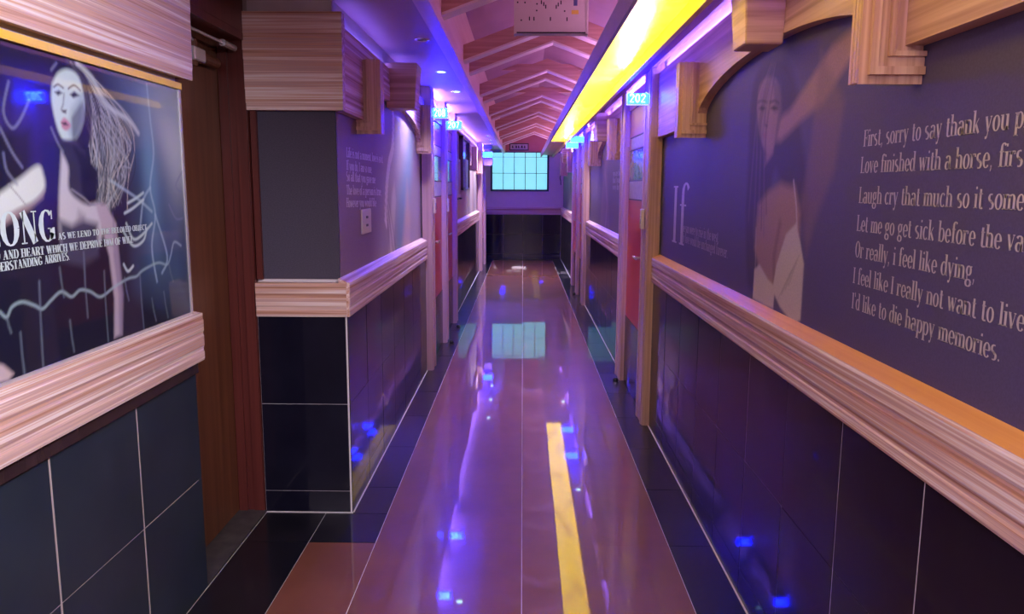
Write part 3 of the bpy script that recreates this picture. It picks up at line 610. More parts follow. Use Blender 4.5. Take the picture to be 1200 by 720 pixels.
class Canvas:
    """colour field sampled at plane points; shapes are outlines in plane coordinates"""
    def __init__(s, ys, zs, base):
        s.Y, s.Z = np.meshgrid(ys, zs); s.C = np.empty(s.Y.shape + (3,)); s.C[:] = base
    def blend(s, a, col): s.C += a[..., None] * (np.array(col) - s.C)
    def dist_poly(s, P):
        P = np.array(P, float); n = len(P); inside = np.zeros(s.Y.shape, bool); d2 = np.full(s.Y.shape, 1e9)
        for k in range(n):
            (x0, y0), (x1, y1) = P[k], P[(k + 1) % n]
            dx, dy = x1 - x0, y1 - y0
            t = np.clip(((s.Y - x0) * dx + (s.Z - y0) * dy) / (dx * dx + dy * dy + 1e-12), 0, 1)
            d2 = np.minimum(d2, (s.Y - x0 - t * dx) ** 2 + (s.Z - y0 - t * dy) ** 2)
            if dy != 0:
                c_ = ((y0 > s.Z) != (y1 > s.Z)) & (s.Y < dx * (s.Z - y0) / dy + x0); inside ^= c_
        return np.where(inside, -1, 1) * np.sqrt(d2)
    def poly(s, P, col, soft=0.006, a=1.0):
        s.blend(a * np.clip(0.5 - s.dist_poly(P) / (2 * soft), 0, 1), col)
    def line(s, P, col, w=0.004, soft=0.003, a=1.0):
        P = np.array(P, float); d2 = np.full(s.Y.shape, 1e9)
        for k in range(len(P) - 1):
            (x0, y0), (x1, y1) = P[k], P[k + 1]; dx, dy = x1 - x0, y1 - y0
            t = np.clip(((s.Y - x0) * dx + (s.Z - y0) * dy) / (dx * dx + dy * dy + 1e-12), 0, 1)
            d2 = np.minimum(d2, (s.Y - x0 - t * dx) ** 2 + (s.Z - y0 - t * dy) ** 2)
        s.blend(a * np.clip(0.5 - (np.sqrt(d2) - w) / (2 * soft), 0, 1), col)
    def glow(s, y, z, ry, rz, col, a=1.0):
        s.blend(a * np.exp(-((s.Y - y) / ry) ** 2 - ((s.Z - z) / rz) ** 2), col)
def smooth_curve(P, n=6):
    """Catmull-Rom through points"""
    P = [np.array(p, float) for p in P]; P = [P[0]] + P + [P[-1]]; out = []
    for i in range(1, len(P) - 2):
        for t in np.linspace(0, 1, n, endpoint=False):
            out.append(0.5 * (2 * P[i] + (P[i + 1] - P[i - 1]) * t + (2 * P[i - 1] - 5 * P[i] + 4 * P[i + 1] - P[i + 2]) * t * t + (3 * P[i] - P[i - 1] - 3 * P[i + 1] + P[i + 2]) * t ** 3))
    out.append(P[-2]); return [tuple(q) for q in out]

# ---- right mural
XM = PR - 0.0005
def R(*pts): return [tuple(on_plane(u, v, 0, XM)[1:]) for u, v in pts]
ys = np.concatenate([np.linspace(YB, 1.70, 25), np.linspace(1.71, 3.25, 230), np.linspace(3.28, 4.645, 12)]); zs = np.linspace(1.045, 1.92, 190)
cv = Canvas(ys, zs, (0.080, 0.068, 0.165))
SK = (0.30, 0.19, 0.19); SKD = (0.19, 0.125, 0.155); HR = (0.115, 0.085, 0.13); WH = (0.50, 0.46, 0.46)
HR = (0.045, 0.036, 0.080)
cv.poly(smooth_curve(R((878, 150), (882, 105), (892, 78), (908, 68), (924, 76), (934, 105), (938, 150), (946, 210), (944, 260), (930, 250), (915, 215), (908, 200), (900, 240), (894, 290), (884, 335), (876, 330), (874, 260), (876, 200), (878, 150))), HR, 0.02, 0.85)
cv.poly(R((1003, 30), (975, 55), (945, 100), (925, 130), (905, 145), (900, 165), (915, 165), (940, 140), (965, 120), (990, 80), (1006, 55)), SK, 0.016)     # raised arm
cv.poly(R((962, 60), (990, 120), (978, 200), (955, 260), (945, 300), (938, 240), (950, 170)), SKD, 0.02, 0.6)
cv.poly(smooth_curve(R((887, 128), (889, 105), (897, 91), (908, 92), (914, 108), (914, 138), (909, 162), (901, 179), (894, 172), (889, 152), (887, 128))), (0.25, 0.165, 0.18), 0.009)
cv.poly(R((905, 92), (915, 98), (917, 130), (910, 165), (903, 178), (904, 150), (908, 120)), (0.11, 0.08, 0.12), 0.012, 0.75)
cv.poly(R((889, 127), (893, 124), (898, 127), (893, 130)), (0.03, 0.025, 0.045), 0.005); cv.poly(R((903, 127), (907, 124), (912, 127), (907, 130)), (0.03, 0.025, 0.045), 0.005)
cv.line(R((888, 120), (893, 118), (899, 120)), (0.05, 0.04, 0.06), 0.003, 0.005); cv.line(R((902, 120), (908, 118), (913, 121)), (0.05, 0.04, 0.06), 0.003, 0.005)
cv.poly(R((892, 158), (897, 155), (902, 158), (897, 162)), (0.26, 0.13, 0.15), 0.005); cv.line(R((897, 128), (896, 146), (899, 148)), (0.10, 0.07, 0.09), 0.004, 0.005)
cv.poly(R((902, 130), (912, 132), (906, 180), (896, 195), (898, 165)), SK, 0.01, 0.8)                                                                        # hand at cheek
cv.poly(R((888, 240), (900, 225), (915, 215), (932, 220), (938, 250), (936, 300), (920, 330), (905, 345), (892, 330), (884, 290)), SK, 0.016)               # chest
cv.line(R((914, 262), (907, 300), (907, 328)), (0.10, 0.06, 0.075), 0.006, 0.02, 0.8)
cv.poly(R((933, 262), (938, 285), (942, 310), (938, 375), (930, 381), (914, 360), (905, 340), (910, 310), (921, 275)), WH, 0.006)
cv.poly(R((884, 316), (890, 310), (900, 328), (908, 336), (906, 362), (896, 358), (882, 350)), WH, 0.006)
cv.line(R((930, 212), (933, 240), (934, 268)), WH, 0.004, 0.004); cv.line(R((886, 268), (885, 320)), WH, 0.003, 0.004, 0.6)
for k in range(4): cv.line(R((936 - 3 * k, 300 + 6 * k), (924 - 4 * k, 335 + 5 * k)), (0.24, 0.22, 0.24), 0.002, 0.004, 0.7)
cv.line(R((911, 345), (922, 366)), (0.5, 0.46, 0.46), 0.004, 0.003, 0.8)
for k in range(9):
    cv.line(smooth_curve(R((902 + k, 75), (886 + 2 * (k % 3) + k, 120 + 4 * k), (880 + 2.2 * k, 190), (874 + 3 * k, 250 + 9 * (k % 4)))), (0.16, 0.125, 0.17) if k % 2 else (0.035, 0.028, 0.06), 0.003, 0.009, 0.7)
mural = tag(paint_grid('wall_mural', MURALM, None, XM, ys, zs, cv.C, True), 'dark purple mural on the near right wall, woman in white beside seven verse lines', 'mural')
def placeR(y, z): return (XM - 0.0006, y, z)
def row(txt, p0, p1, hgt, plane_pts=R, **kw):
    a, b_ = plane_pts(p0)[0], plane_pts(p1)[0]
    return (txt, a, (b_[0] - a[0], b_[1] - a[1]), (0, hgt), kw)
y7a = R((998, 363))[0]; y7b = R((1173, 426))[0]
W7 = text_quads("I'd like to die happy memories.")[1]; UN = (y7a[0] - y7b[0]) / W7
rowsT = []
left = [(1012, 172), (1008.5, 203), (1006.5, 238), (1004, 270.5), (1002, 301), (999.5, 331.5), (998, 361)]
for i, txt in enumerate(["First, sorry to say thank you please", "Love finished with a horse, first time", "Laugh cry that much so it sometimes", "Let me go get sick before the vacation", "Or really, i feel like dying,", "I feel like I really not want to live", "I'd like to die happy memories."]):
    a = R(left[i])[0]; wd = text_quads(txt)[1] * UN * 1.0
    rowsT.append((txt, a, (-wd, -0.000), (0, 0.0385), {}))
lettering('verse_word', INK, mural, rowsT, placeR, True)
a = R((787, 283))[0]; b_ = R((803, 283))[0]
lettering('headline_lettering', INK, mural, [("If", a, (b_[0] - a[0] - 0.03, 0), (0, 0.30), dict(thk=0.9, thn=0.22))], placeR)
a = R((799, 271))[0]; a2 = R((799, 283))[0]
lettering('small_lettering', INKDIM, mural, [("the sun were to rise in the west,", a, (R((843, 270))[0][0] - a[0], -0.006), (0, 0.045), dict(thk=1.0, thn=.4)),
          ("My love would be unchanged forever.", a2, (R((853, 300))[0][0] - a2[0], -0.006), (0, 0.045), dict(thk=1.0, thn=.4))], placeR)

# ---- mural on the left block
XK = PL + 0.0005
def LL(*pts): return [tuple(on_plane(u, v, 0, XK)[1:]) for u, v in pts]
ys = np.linspace(YP + 0.04, 6.055, 150); zs = np.linspace(1.045, 2.0, 150)
cv = Canvas(ys, zs, (0.24, 0.165, 0.215))
cv.poly(LL((440, 330), (448, 60), (475, 60), (488, 120), (495, 200), (492, 300)), (0.40, 0.35, 0.38), 0.16, 0.85)
cv.poly(LL((463, 320), (466, 230), (478, 170), (486, 130), (482, 210), (470, 310)), (0.18, 0.32, 0.42), 0.10, 0.8)
cv.poly(LL((455, 310), (459, 230), (462, 215), (464, 235), (460, 310)), (0.62, 0.58, 0.56), 0.03, 0.8)
cv.poly(LL((471, 300), (477, 215), (481, 255), (480, 295)), (0.52, 0.40, 0.38), 0.07, 0.9)
br1 = smooth_curve(LL((461, 130), (460, 170), (456, 190), (453, 220), (452, 262)))
for k in range(0, len(br1) - 1): cv.line([(br1[k][0] - 0.03, br1[k][1]), (br1[k + 1][0] + 0.03, br1[k + 1][1] - 0.02)], (0.85, 0.82, 0.84), 0.012, 0.008, 0.95)
for k in range(5): cv.line(smooth_curve(LL((452 + k, 240), (455 + k * 1.5, 270), (457 + 2 * k, 300))), (0.75, 0.70, 0.70) if k % 2 else (0.16, 0.12, 0.17), 0.008, 0.01, 0.6)
mural2 = tag(paint_grid('wall_mural', MURALM, None, XK, ys, zs, cv.C, False), 'lilac mural with a braided figure and five lines of small lettering on the left block', 'mural')
def placeL(y, z): return (XK + 0.0006, y, z)
rws = []
for i, (txt, v0, v1, xr) in enumerate([("Life is not a moment, love is so it,", 184, 191, 449), ("If you do, I am so one,", 199, 203, 436), ("So all that you gave me", 212, 215, 440), ("The love of a person is true,", 228, 229, 447), ("However you would like", 243, 242, 441)]):
    a = LL((406, v0))[0]; b_ = LL((xr, v1))[0]
    rws.append((txt, a, (b_[0] - a[0], b_[1] - a[1]), (0, 0.042), dict(thk=1.25, thn=.55)))
lettering('verse_lettering', INKB, mural2, rws, placeL)

# ---- smaller murals farther down
def far_mural(s, x, y0, y1, base, fig, label):
    ys = np.linspace(y0, y1, 60); zs = np.linspace(1.045, 1.92, 60); cv = Canvas(ys, zs, base)
    yc = (y0 + y1) / 2; w_ = (y1 - y0)
    cv.poly([(yc - .12 * w_, 1.05), (yc - .08 * w_, 1.4), (yc - .03 * w_, 1.62), (yc + .05 * w_, 1.64), (yc + .10 * w_, 1.4), (yc + .13 * w_, 1.05)], fig, 0.06, 0.7)
    cv.glow(yc, 1.72, .06 * w_, 0.09, fig, 0.8); cv.line([(yc + .02 * w_, 1.6), (yc - .05 * w_, 1.3), (yc - .02 * w_, 1.06)], tuple(1.5 * q for q in fig), 0.03, 0.03, 0.6)
    cv.glow(y0 + .2 * w_, 1.45, .2 * w_, .3, tuple(1.3 * q for q in base), 0.5)
    return tag(paint_grid('wall_mural', MURALM, None, x, ys, zs, cv.C, s > 0), label, 'mural')
m3 = far_mural(1, XM, 6.05, 9.595, (0.15, 0.125, 0.17), (0.27, 0.20, 0.21), 'grey lilac mural of a standing figure past the first door on the right')
rws = []
for i, txt in enumerate(["you are the one", "that I wait for", "every day here"]): rws.append((txt, (7.2, 1.55 - 0.06 * i), (-0.75, 0), (0, 0.05), dict(thk=1.1, thn=.5)))
lettering('verse_lettering', INKDIM, m3, rws, placeR)
far_mural(1, XM, 11.86, YF - 0.03, (0.17, 0.17, 0.17), (0.22, 0.25, 0.23), 'greenish grey mural panel at the far end of the right wall')
ys = np.linspace(8.51, 13.495, 90); zs = np.linspace(1.045, 2.09, 40); cv = Canvas(ys, zs, (0.42, 0.27, 0.22))
for yy, ww, cc in ((10.9, .35, (0.40, 0.36, 0.33)), (11.5, .25, (0.22, 0.23, 0.22)), (12.0, .3, (0.45, 0.43, 0.40)), (12.7, .2, (0.24, 0.26, 0.25)), (13.1, .3, (0.42, 0.40, 0.38))): cv.glow(yy, 1.4, ww, 3.0, cc, 0.9)
tag(paint_grid('wall_mural', MURALM, None, XK, ys, zs, cv.C, False), 'tan and grey birch trunk mural on the far left wall behind the hanging frames', 'mural')

# ---- framed poster on the lobby wall
XQ = XN + 0.012
def Q_(*pts): return [tuple(on_plane(u, v, 0, XQ)[1:]) for u, v in pts]
py0, py1, pz0, pz1 = 0.75, 2.605, 1.020, 1.757
ys = np.concatenate([np.linspace(py0, 1.55, 30), np.linspace(1.56, py1, 230)]); zs = np.linspace(pz0, pz1, 260)
cv = Canvas(ys, zs, (0.012, 0.013, 0.030))
MINT = (0.36, 0.50, 0.52); SKN = (0.50, 0.52, 0.56); SKS = (0.30, 0.29, 0.36); DK = (0.008, 0.009, 0.022); ELEC = (0.42, 0.62, 0.74)
cv.poly(Q_((120, 60), (215, 100), (222, 365), (165, 330), (160, 220), (140, 130)), (0.06, 0.11, 0.21), 0.08, 0.9)
cv.glow(*Q_((195, 140))[0], 0.10, 0.12, (0.30, 0.40, 0.50), 0.9); cv.glow(*Q_((176, 190))[0], 0.05, 0.22, (0.14, 0.30, 0.48), 0.9); cv.glow(*Q_((207, 170))[0], 0.10, 0.17, (0.50, 0.58, 0.62), 0.9); cv.glow(*Q_((190, 120))[0], 0.16, 0.09, (0.30, 0.38, 0.46), 0.7)
cv.poly(Q_((0, 75), (64, 80), (72, 235), (60, 270), (38, 260), (36, 150), (0, 152)), (0.022, 0.016, 0.16), 0.02, 0.75)  # blue reflection in the poster glass, painted into the print
# hair
cv.poly(Q_((64, 88), (80, 74), (100, 78), (112, 100), (118, 150), (122, 210), (112, 235), (105, 190), (84, 180), (70, 160), (82, 120)), DK, 0.012)
cv.poly(smooth_curve(Q_((80, 73), (100, 82), (120, 104), (142, 128), (158, 150), (150, 176), (146, 205), (140, 230), (122, 250), (108, 240), (116, 200), (112, 165), (104, 130), (94, 96), (80, 73))), (0.13, 0.16, 0.18), 0.016, 0.9)
hr = np.random.RandomState(5)
for k in range(120):
    f_ = hr.rand(); g_ = f_ ** 1.3; wv = hr.normal(0, 2.2, 4)
    P = Q_((82 + 12 * f_, 73 + 6 * f_), (94 + 22 * f_ + wv[0], 96 + 6 * f_), (102 + 40 * g_ + wv[1] * 1.5, 132 + 6 * f_), (108 + 44 * g_ + wv[2] * 2, 170 + 6 * hr.rand()), (112 + 34 * g_ + wv[3] * 2.5, 205 + 8 * hr.rand()), (112 + 26 * g_ + wv[0] * 3, 232 + 22 * hr.rand()))
    n_ = 6 if hr.rand() > 0.35 else int(3 + 3 * hr.rand())
    c_ = [(0.46, 0.50, 0.44), (0.02, 0.022, 0.045), (0.56, 0.56, 0.46), (0.03, 0.035, 0.065), (0.26, 0.32, 0.34), (0.015, 0.017, 0.04), (0.36, 0.44, 0.45)][k % 7]
    cv.line(smooth_curve(P[:n_], 5), c_, 0.0009 + 0.0010 * hr.rand(), 0.0022, 0.85)
cv.poly(Q_((70, 84), (82, 72), (96, 78), (104, 100), (108, 130), (108, 165), (100, 175), (98, 130), (92, 100), (80, 86)), DK, 0.007, 0.85)
cv.line(smooth_curve(Q_((90, 74), (108, 92), (126, 124), (150, 140), (162, 156))), (0.50, 0.60, 0.60), 0.007, 0.006, 0.85)
for k in range(7): cv.line(smooth_curve(Q_((118, 108 + 7 * k), (136, 120 + 10 * k), (150 + 5 * math.sin(k * 3), 135 + 12 * k), (160 - 3 * k, 150 + 9 * k))), (0.36, 0.44, 0.46), 0.0022, 0.003, 0.7)
# face in three-quarter view, tilted up
cv.poly(smooth_curve(Q_((61, 98), (68, 85), (80, 81), (92, 90), (98, 112), (99, 135), (95, 153), (86, 166), (77, 167), (69, 155), (63, 134), (60, 114), (61, 98))), (0.52, 0.70, 0.70), 0.006)
cv.poly(Q_((84, 128), (96, 110), (97, 140), (91, 158), (85, 168), (80, 150)), (0.24, 0.36, 0.42), 0.012, 0.75)
cv.poly(Q_((84, 138), (97, 118), (104, 150), (98, 170), (86, 180)), DK, 0.006, 0.55)
cv.poly(Q_((64, 108), (69, 106), (73, 109), (68, 112)), (0.03, 0.03, 0.06), 0.004); cv.poly(Q_((82, 111), (87, 107), (93, 112), (86, 115)), (0.03, 0.03, 0.06), 0.004)
cv.line(smooth_curve(Q_((63, 102), (68, 99), (74, 103))), (0.08, 0.08, 0.11), 0.0022, 0.003); cv.line(smooth_curve(Q_((80, 104), (87, 100), (94, 106))), (0.08, 0.08, 0.11), 0.0022, 0.003)
cv.line(smooth_curve(Q_((75, 110), (74, 122), (72, 129), (77, 132))), (0.18, 0.23, 0.28), 0.002, 0.004); cv.poly(Q_((73, 129), (78, 129), (77, 132), (74, 132)), (0.06, 0.06, 0.08), 0.003)
cv.poly(smooth_curve(Q_((71, 143), (75, 138), (80, 142), (83, 148), (78, 153), (73, 150), (71, 143))), (0.48, 0.26, 0.32), 0.004); cv.poly(Q_((72, 144), (77, 143), (80, 147), (75, 147)), (0.04, 0.03, 0.05), 0.003)
cv.poly(Q_((102, 205), (102, 209), (105, 207)), (0.6, 0.7, 0.75), 0.004)
# neck, shoulder, strapless dress, arms
cv.poly(Q_((70, 164), (88, 164), (100, 178), (104, 238), (98, 244), (88, 232), (76, 222), (72, 196)), (0.030, 0.030, 0.055), 0.006)
cv.poly(smooth_curve(Q_((72, 178), (80, 196), (81, 222), (94, 236), (104, 240), (112, 238), (120, 252), (116, 288), (90, 292), (72, 285), (69, 240), (72, 178))), (0.52, 0.54, 0.60), 0.008)
cv.poly(Q_((92, 246), (100, 252), (98, 275), (92, 285), (88, 268)), SKS, 0.010, 0.8)
cv.poly(Q_((86, 172), (98, 180), (115, 200), (114, 236), (104, 240), (96, 225), (94, 195)), DK, 0.008)
cv.line(smooth_curve(Q_((84, 222), (98, 232), (108, 240), (120, 238))), (0.25, 0.26, 0.32), 0.0025, 0.003)
cv.poly(Q_((70, 258), (84, 264), (98, 258), (114, 262), (116, 300), (98, 312), (72, 306)), (0.05, 0.055, 0.10), 0.012)
cv.poly(Q_((112, 240), (124, 240), (136, 262), (139, 300), (143, 345), (143, 392), (134, 396), (134, 350), (128, 300), (120, 270)), (0.42, 0.38, 0.46), 0.007)
cv.poly(Q_((132, 250), (140, 300), (145, 345), (144, 392), (140, 394), (139, 345), (133, 300)), (0.22, 0.19, 0.30), 0.006, 0.7)
cv.poly(smooth_curve(Q_((0, 226), (22, 210), (44, 194), (51, 205), (52, 222), (40, 236), (18, 248), (0, 262), (-12, 250), (0, 226))), (0.62, 0.72, 0.70), 0.008)
cv.poly(Q_((10, 250), (40, 238), (52, 224), (50, 232), (34, 246), (0, 268)), (0.42, 0.32, 0.34), 0.008, 0.7)
cv.line(Q_((10, 216), (22, 230), (30, 240)), (0.25, 0.28, 0.30), 0.0015, 0.002)
cv.poly(Q_((-10, 424), (4, 428), (16, 438), (10, 446), (-10, 452)), (0.5, 0.42, 0.44), 0.006)
# lightning, vines and smoke
for P in (((172, 100), (176, 140), (180, 180), (176, 220), (182, 252), (178, 290), (184, 330)), ((176, 220), (168, 235), (164, 270)), ((182, 252), (196, 300), (190, 320)), ((130, 212), (160, 232), (178, 248))):
    cv.line(smooth_curve(Q_(*P)), ELEC, 0.0022, 0.006, 0.9)
for P in (((150, 238), (160, 232), (168, 226)), ((146, 250), (156, 244), (168, 234)), ((148, 262), (156, 280), (166, 276), (178, 262)), ((144, 270), (156, 288), (168, 282), (172, 268)), ((145, 310), (150, 318), (156, 312))):
    cv.line(smooth_curve(Q_(*P)), (0.50, 0.68, 0.68), 0.004, 0.003, 0.9)
cv.line(smooth_curve(Q_((0, 366), (8, 372), (14, 360), (26, 354), (40, 358), (50, 362), (60, 352), (72, 342), (84, 348), (94, 340), (106, 342), (118, 348), (132, 338), (144, 330), (152, 326), (160, 324), (166, 318), (176, 312), (186, 308), (196, 310), (200, 300), (204, 284), (212, 288))), (0.32, 0.48, 0.52), 0.003, 0.004, 0.9)
for u, v0, v1 in ((48, 330, 434), (72, 314, 348), (100, 296, 372), (84, 376, 412), (124, 318, 400), (26, 390, 440), (148, 326, 352), (166, 322, 388), (180, 350, 376), (194, 342, 372), (200, 310, 330), (10, 372, 390)):
    cv.line(Q_((u - 2, v0), (u, (v0 + v1) / 2), (u + 3, v1)), (0.15, 0.21, 0.27), 0.0022, 0.004, 0.85)
for P in (((10, 96), (4, 130), (14, 150), (24, 140), (34, 118)), ((0, 150), (14, 178), (26, 196)), ((4, 180), (8, 200), (20, 216)), ((60, 150), (68, 168), (74, 178)), ((60, 82), (66, 74)), ((214, 200), (206, 218), (214, 226)), ((198, 240), (206, 256), (214, 256))):
    cv.line(smooth_curve(Q_(*P)), (0.20, 0.24, 0.36), 0.003, 0.004, 0.8)
poster = tag(paint_grid('framed_poster', POSTERM, None, XQ, ys, zs, cv.C, False), 'glossy framed poster of a windblown blonde woman with mint lettering, on the near left wall', 'poster')
fr = MB().box(XN - 0.001, XQ + 0.004, py1 - 0.001, py1 + 0.012, pz0 - 0.006, pz1 + 0.006).box(XN - 0.001, XQ + 0.004, py0 - 0.012, py0 + 0.001, pz0 - 0.006, pz1 + 0.006).box(XN - 0.001, XQ + 0.003, py0, py1, pz0 - 0.008, pz0 + 0.001)
fr.build('silver_edge', SILVER, poster)
MB().box(XN - 0.001, XQ + 0.010, py0 - 0.01, py1 + 0.008, pz1 - 0.002, pz1 + 0.018).build('gold_top_rail', GOLD, poster)
MB().box(XN - 0.001, XQ - 0.001, py0, py1, pz0, pz1).build('backing', DARKM, poster)
def placeP(y, z): return (XQ + 0.0008, y, z)
def prow(txt, p0, p1, h, **kw):
    a, b_ = Q_(p0)[0], Q_(p1)[0]; return (txt, a, (b_[0] - a[0], b_[1] - a[1]), (0, h), kw)
lettering('headline_lettering', INKP, poster, [prow("LONG", (-19, 292), (67, 281.5), 0.073, thk=1.5)], placeP)
lettering('caption_word', INKP, poster, [prow("AS WE LEND TO THE BELOVED OBJECT", (68, 281), (172, 269), 0.0155, thk=1.7, thn=.6), prow("D AND HEART WHICH WE DEPRIVE HIM OF WILL", (-6, 306), (156, 284.5), 0.0195, thk=1.7, thn=.5), prow("UNDERSTANDING ARRIVES.", (-17, 321.5), (82, 304.5), 0.0195, thk=1.7, thn=.5)], placeP, True)

# ------------------------------------------------------------------ room number signs
def sign(name, s, y, x0, x1, z0, z1, txt, label, group=None):
    """blade sign with glowing digits in a bent tube frame"""
    t = thing(name, ((x0 + x1) / 2, y, z0), label, 'sign', group)
    MB().box(x0, x1, y - 0.004, y + 0.004, z0, z1).build('acrylic_plate', SIGNBACK if not txt else streaks_sign, t)
    f = 0.006; c_ = 0.02
    MB().tube([(x0 + c_, y - 0.006, z1 + f), (x0 - f, y - 0.006, z1 - c_ * .4), (x0 - f, y - 0.006, z0 - f), (x1 + f, y - 0.006, z0 - f), (x1 + f, y - 0.006, z1 - c_ * .4), (x1 - c_, y - 0.006, z1 + f)], 0.0032, 8).build('tube_frame', EDGE, t)
    xw = x0 - 0.004 if s < 0 else x1 + 0.004
    MB().box(xw + s * 0.045, xw, y - 0.008, y + 0.008, (z0 + z1) / 2 - 0.012, (z0 + z1) / 2 + 0.012).build('wall_mount', CHROME, t)
    if txt:
        w_ = (x1 - x0) * 0.80; xa = x0 + (x1 - x0) * 0.08
        lettering('digits', TUBE, t, [(txt, (xa, z0 + 0.008), (w_, 0), (0, (z1 - z0) * 0.80), dict(thk=0.95, thn=0.85))], lambda a, b2: (a, y - 0.0065, b2))
        Q = None
    return t
streaks_sign = mat('lit_sign_acrylic', (0.05, 0.2, 0.4), 0.15, emit=(0.0003, 0.0014, 1.0), estr=430.0)
sign('room_sign', -1, 6.17, -0.705, -0.590, 1.975, 2.045, '208', 'cyan neon room number 208 on the first left door post')
sign('room_sign', -1, 7.29, -0.705, -0.570, 1.970, 2.040, '207', 'cyan neon room number 207 on the second left door post')
sign('room_sign', 1, 4.77, 0.610, 0.735, 1.938, 2.000, '202', 'cyan neon room number 202 on the nearest right door post')
sign('room_sign', 1, 9.72, 0.575, 0.735, 1.995, 2.065, '', 'nearer of two overlapping cyan glowing signs far down the right wall')
sign('room_sign', 1, 10.72, 0.575, 0.735, 1.975, 2.045, '', 'farther of two overlapping cyan glowing signs far down the right wall')
sign('room_sign', -1, 13.62, -0.705, -0.535, 1.955, 2.045, '', 'small cyan glowing sign at the far left beside the window')

# ------------------------------------------------------------------ downlights in the left soffit
def downlight(x, y, on, label):
    t = thing('downlight', (x, y, ZS), label, 'downlight')
    n = 20; q = MB(); vs = []
    for r, z in ((0.040, ZS - 0.001), (0.040, ZS - 0.005), (0.030, ZS - 0.006), (0.027, ZS - 0.003)):
        vs += [(x + r * math.cos(2 * math.pi * k / n), y + r * math.sin(2 * math.pi * k / n), z) for k in range(n)]
    q.add(vs, [(i * n + k, i * n + (k + 1) % n, (i + 1) * n + (k + 1) % n, (i + 1) * n + k) for i in range(3) for k in range(n)])
    q.build('ring', CHROME, t, smooth=True)
    MB().add([(x + 0.028 * math.cos(2 * math.pi * k / n), y + 0.028 * math.sin(2 * math.pi * k / n), ZS - 0.003) for k in range(n)], [tuple(range(n))[::-1]]).build('lens', SPOTON if on else SPOTOFF, t)
    if on:
        l = bpy.data.lights.new('downlight_beam', 'SPOT'); l.energy = PINK_POWER * on * (2.4 if y > 9.5 else 1.0); l.color = (0.80, 0.66, 1.0); l.spot_size = math.radians(120); l.spot_blend = 0.8; l.shadow_soft_size = 0.03
        o = bpy.data.objects.new('downlight_beam', l); o.location = (x, y, ZS - 0.012); COL.objects.link(o)
downlight(-0.53, 4.19, 0, 'unlit downlight nearest in the left soffit')
downlight(-0.55, 5.33, 1, 'lit cyan white downlight, second along the left soffit')
downlight(-0.54, 6.40, 1, 'downlight third along the left soffit above the 208 sign')
downlight(-0.525, 11.77, 1, 'nearest of three small lit downlights far down the left soffit')
downlight(-0.528, 12.81, 1, 'middle of three small lit downlights far down the left soffit')
downlight(-0.545, 13.79, 1, 'farthest of three small lit downlights far down the left soffit')
downlight(0.69, 9.0, 1, 'nearer lit downlight in the far right soffit')
downlight(0.69, 12.6, 1, 'farther lit downlight in the far right soffit')
def vent(x, y, label):
    t = thing('ceiling_vent', (x, y, ZS), label, 'vent')
    MB().box(x - 0.04, x + 0.04, y - 0.13, y + 0.13, ZS - 0.005, ZS - 0.001).build('backing', DARKM, t)
    for k in range(4): MB().box(x - 0.036 + 0.02 * k, x - 0.026 + 0.02 * k, y - 0.12, y + 0.12, ZS - 0.010, ZS - 0.005).build('slat', SOFFIT, t)
vent(0.70, 3.35, 'nearer dark slotted vent in the right soffit'); vent(0.70, 3.95, 'farther dark slotted vent in the right soffit')

# ------------------------------------------------------------------ hanging white metal box in the trough
yb = 3.9
a = on_plane(603, 40, 1, yb); b_ = on_plane(688.5, 40, 1, yb)
bx = thing('hanging_metal_box', ((a[0] + b_[0]) / 2, yb, a[2]), 'cream metal box with screw holes and stickers hanging below the roof ridge', 'box')
MB().box(a[0], b_[0], yb, yb + 0.07, a[2] + 0.004, 2.46).build('casing', CREAM, bx, bevel=0.003)
MB().box(a[0] - 0.003, a[0] + 0.006, yb - 0.005, yb + 0.07, a[2], 2.46).build('side_flange', CREAM, bx)
MB().box(b_[0] - 0.006, b_[0] + 0.003, yb - 0.005, yb + 0.07, a[2], 2.46).build('side_flange', CREAM, bx)
MB().box(a[0] + 0.01, b_[0] - 0.01, yb - 0.003, yb + 0.001, a[2] + 0.004, a[2] + 0.010).build('bottom_lip', DARKM, bx)
def onb(u, v): q = on_plane(590 + u * 110 / 1200, v * 60 / 655, 1, yb); return q[0], q[2]
for u, v, h in ((485, 28, 34), (515, 52, 34), (540, 85, 34), (675, 88, 24), (700, 58, 30), (735, 32, 34), (332, 238, 34), (390, 240, 36), (600, 243, 34), (812, 246, 30), (425, 135, 16), (782, 142, 16), (228, 258, 18), (182, 30, 16), (275, 32, 18), (428, 50, 14)):
    x, z = onb(u, v); hw = 0.0028 if h > 20 else 0.0035; hh = 0.0075 if h > 20 else 0.003
    MB().prism([(x - hw, z - hh), (x, z - hh * 1.3), (x + hw, z - hh), (x + hw, z + hh), (x, z + hh * 1.3), (x - hw, z + hh)], 1, yb - 0.0008, yb + 0.001).build('slot_hole', BLACKINK, bx)
(x0_, z1_), (x1_, z0_) = onb(870, 130), onb(960, 182); MB().box(x0_, x1_, yb - 0.0010, yb, z0_, z1_).build('yellow_sticker', LABELY, bx)
(x0_, z1_), (x1_, z0_) = onb(898, -60), onb(945, 74); MB().box(x0_, x1_, yb - 0.0010, yb, z0_, z1_).build('blue_sticker', BLUEL, bx)
for xx in (a[0] + 0.05, b_[0] - 0.05): MB().tube([(xx, yb + 0.035, 2.455), (xx, yb + 0.035, 2.62)], 0.006, 8).build('hanger_rod', DARKM, bx)

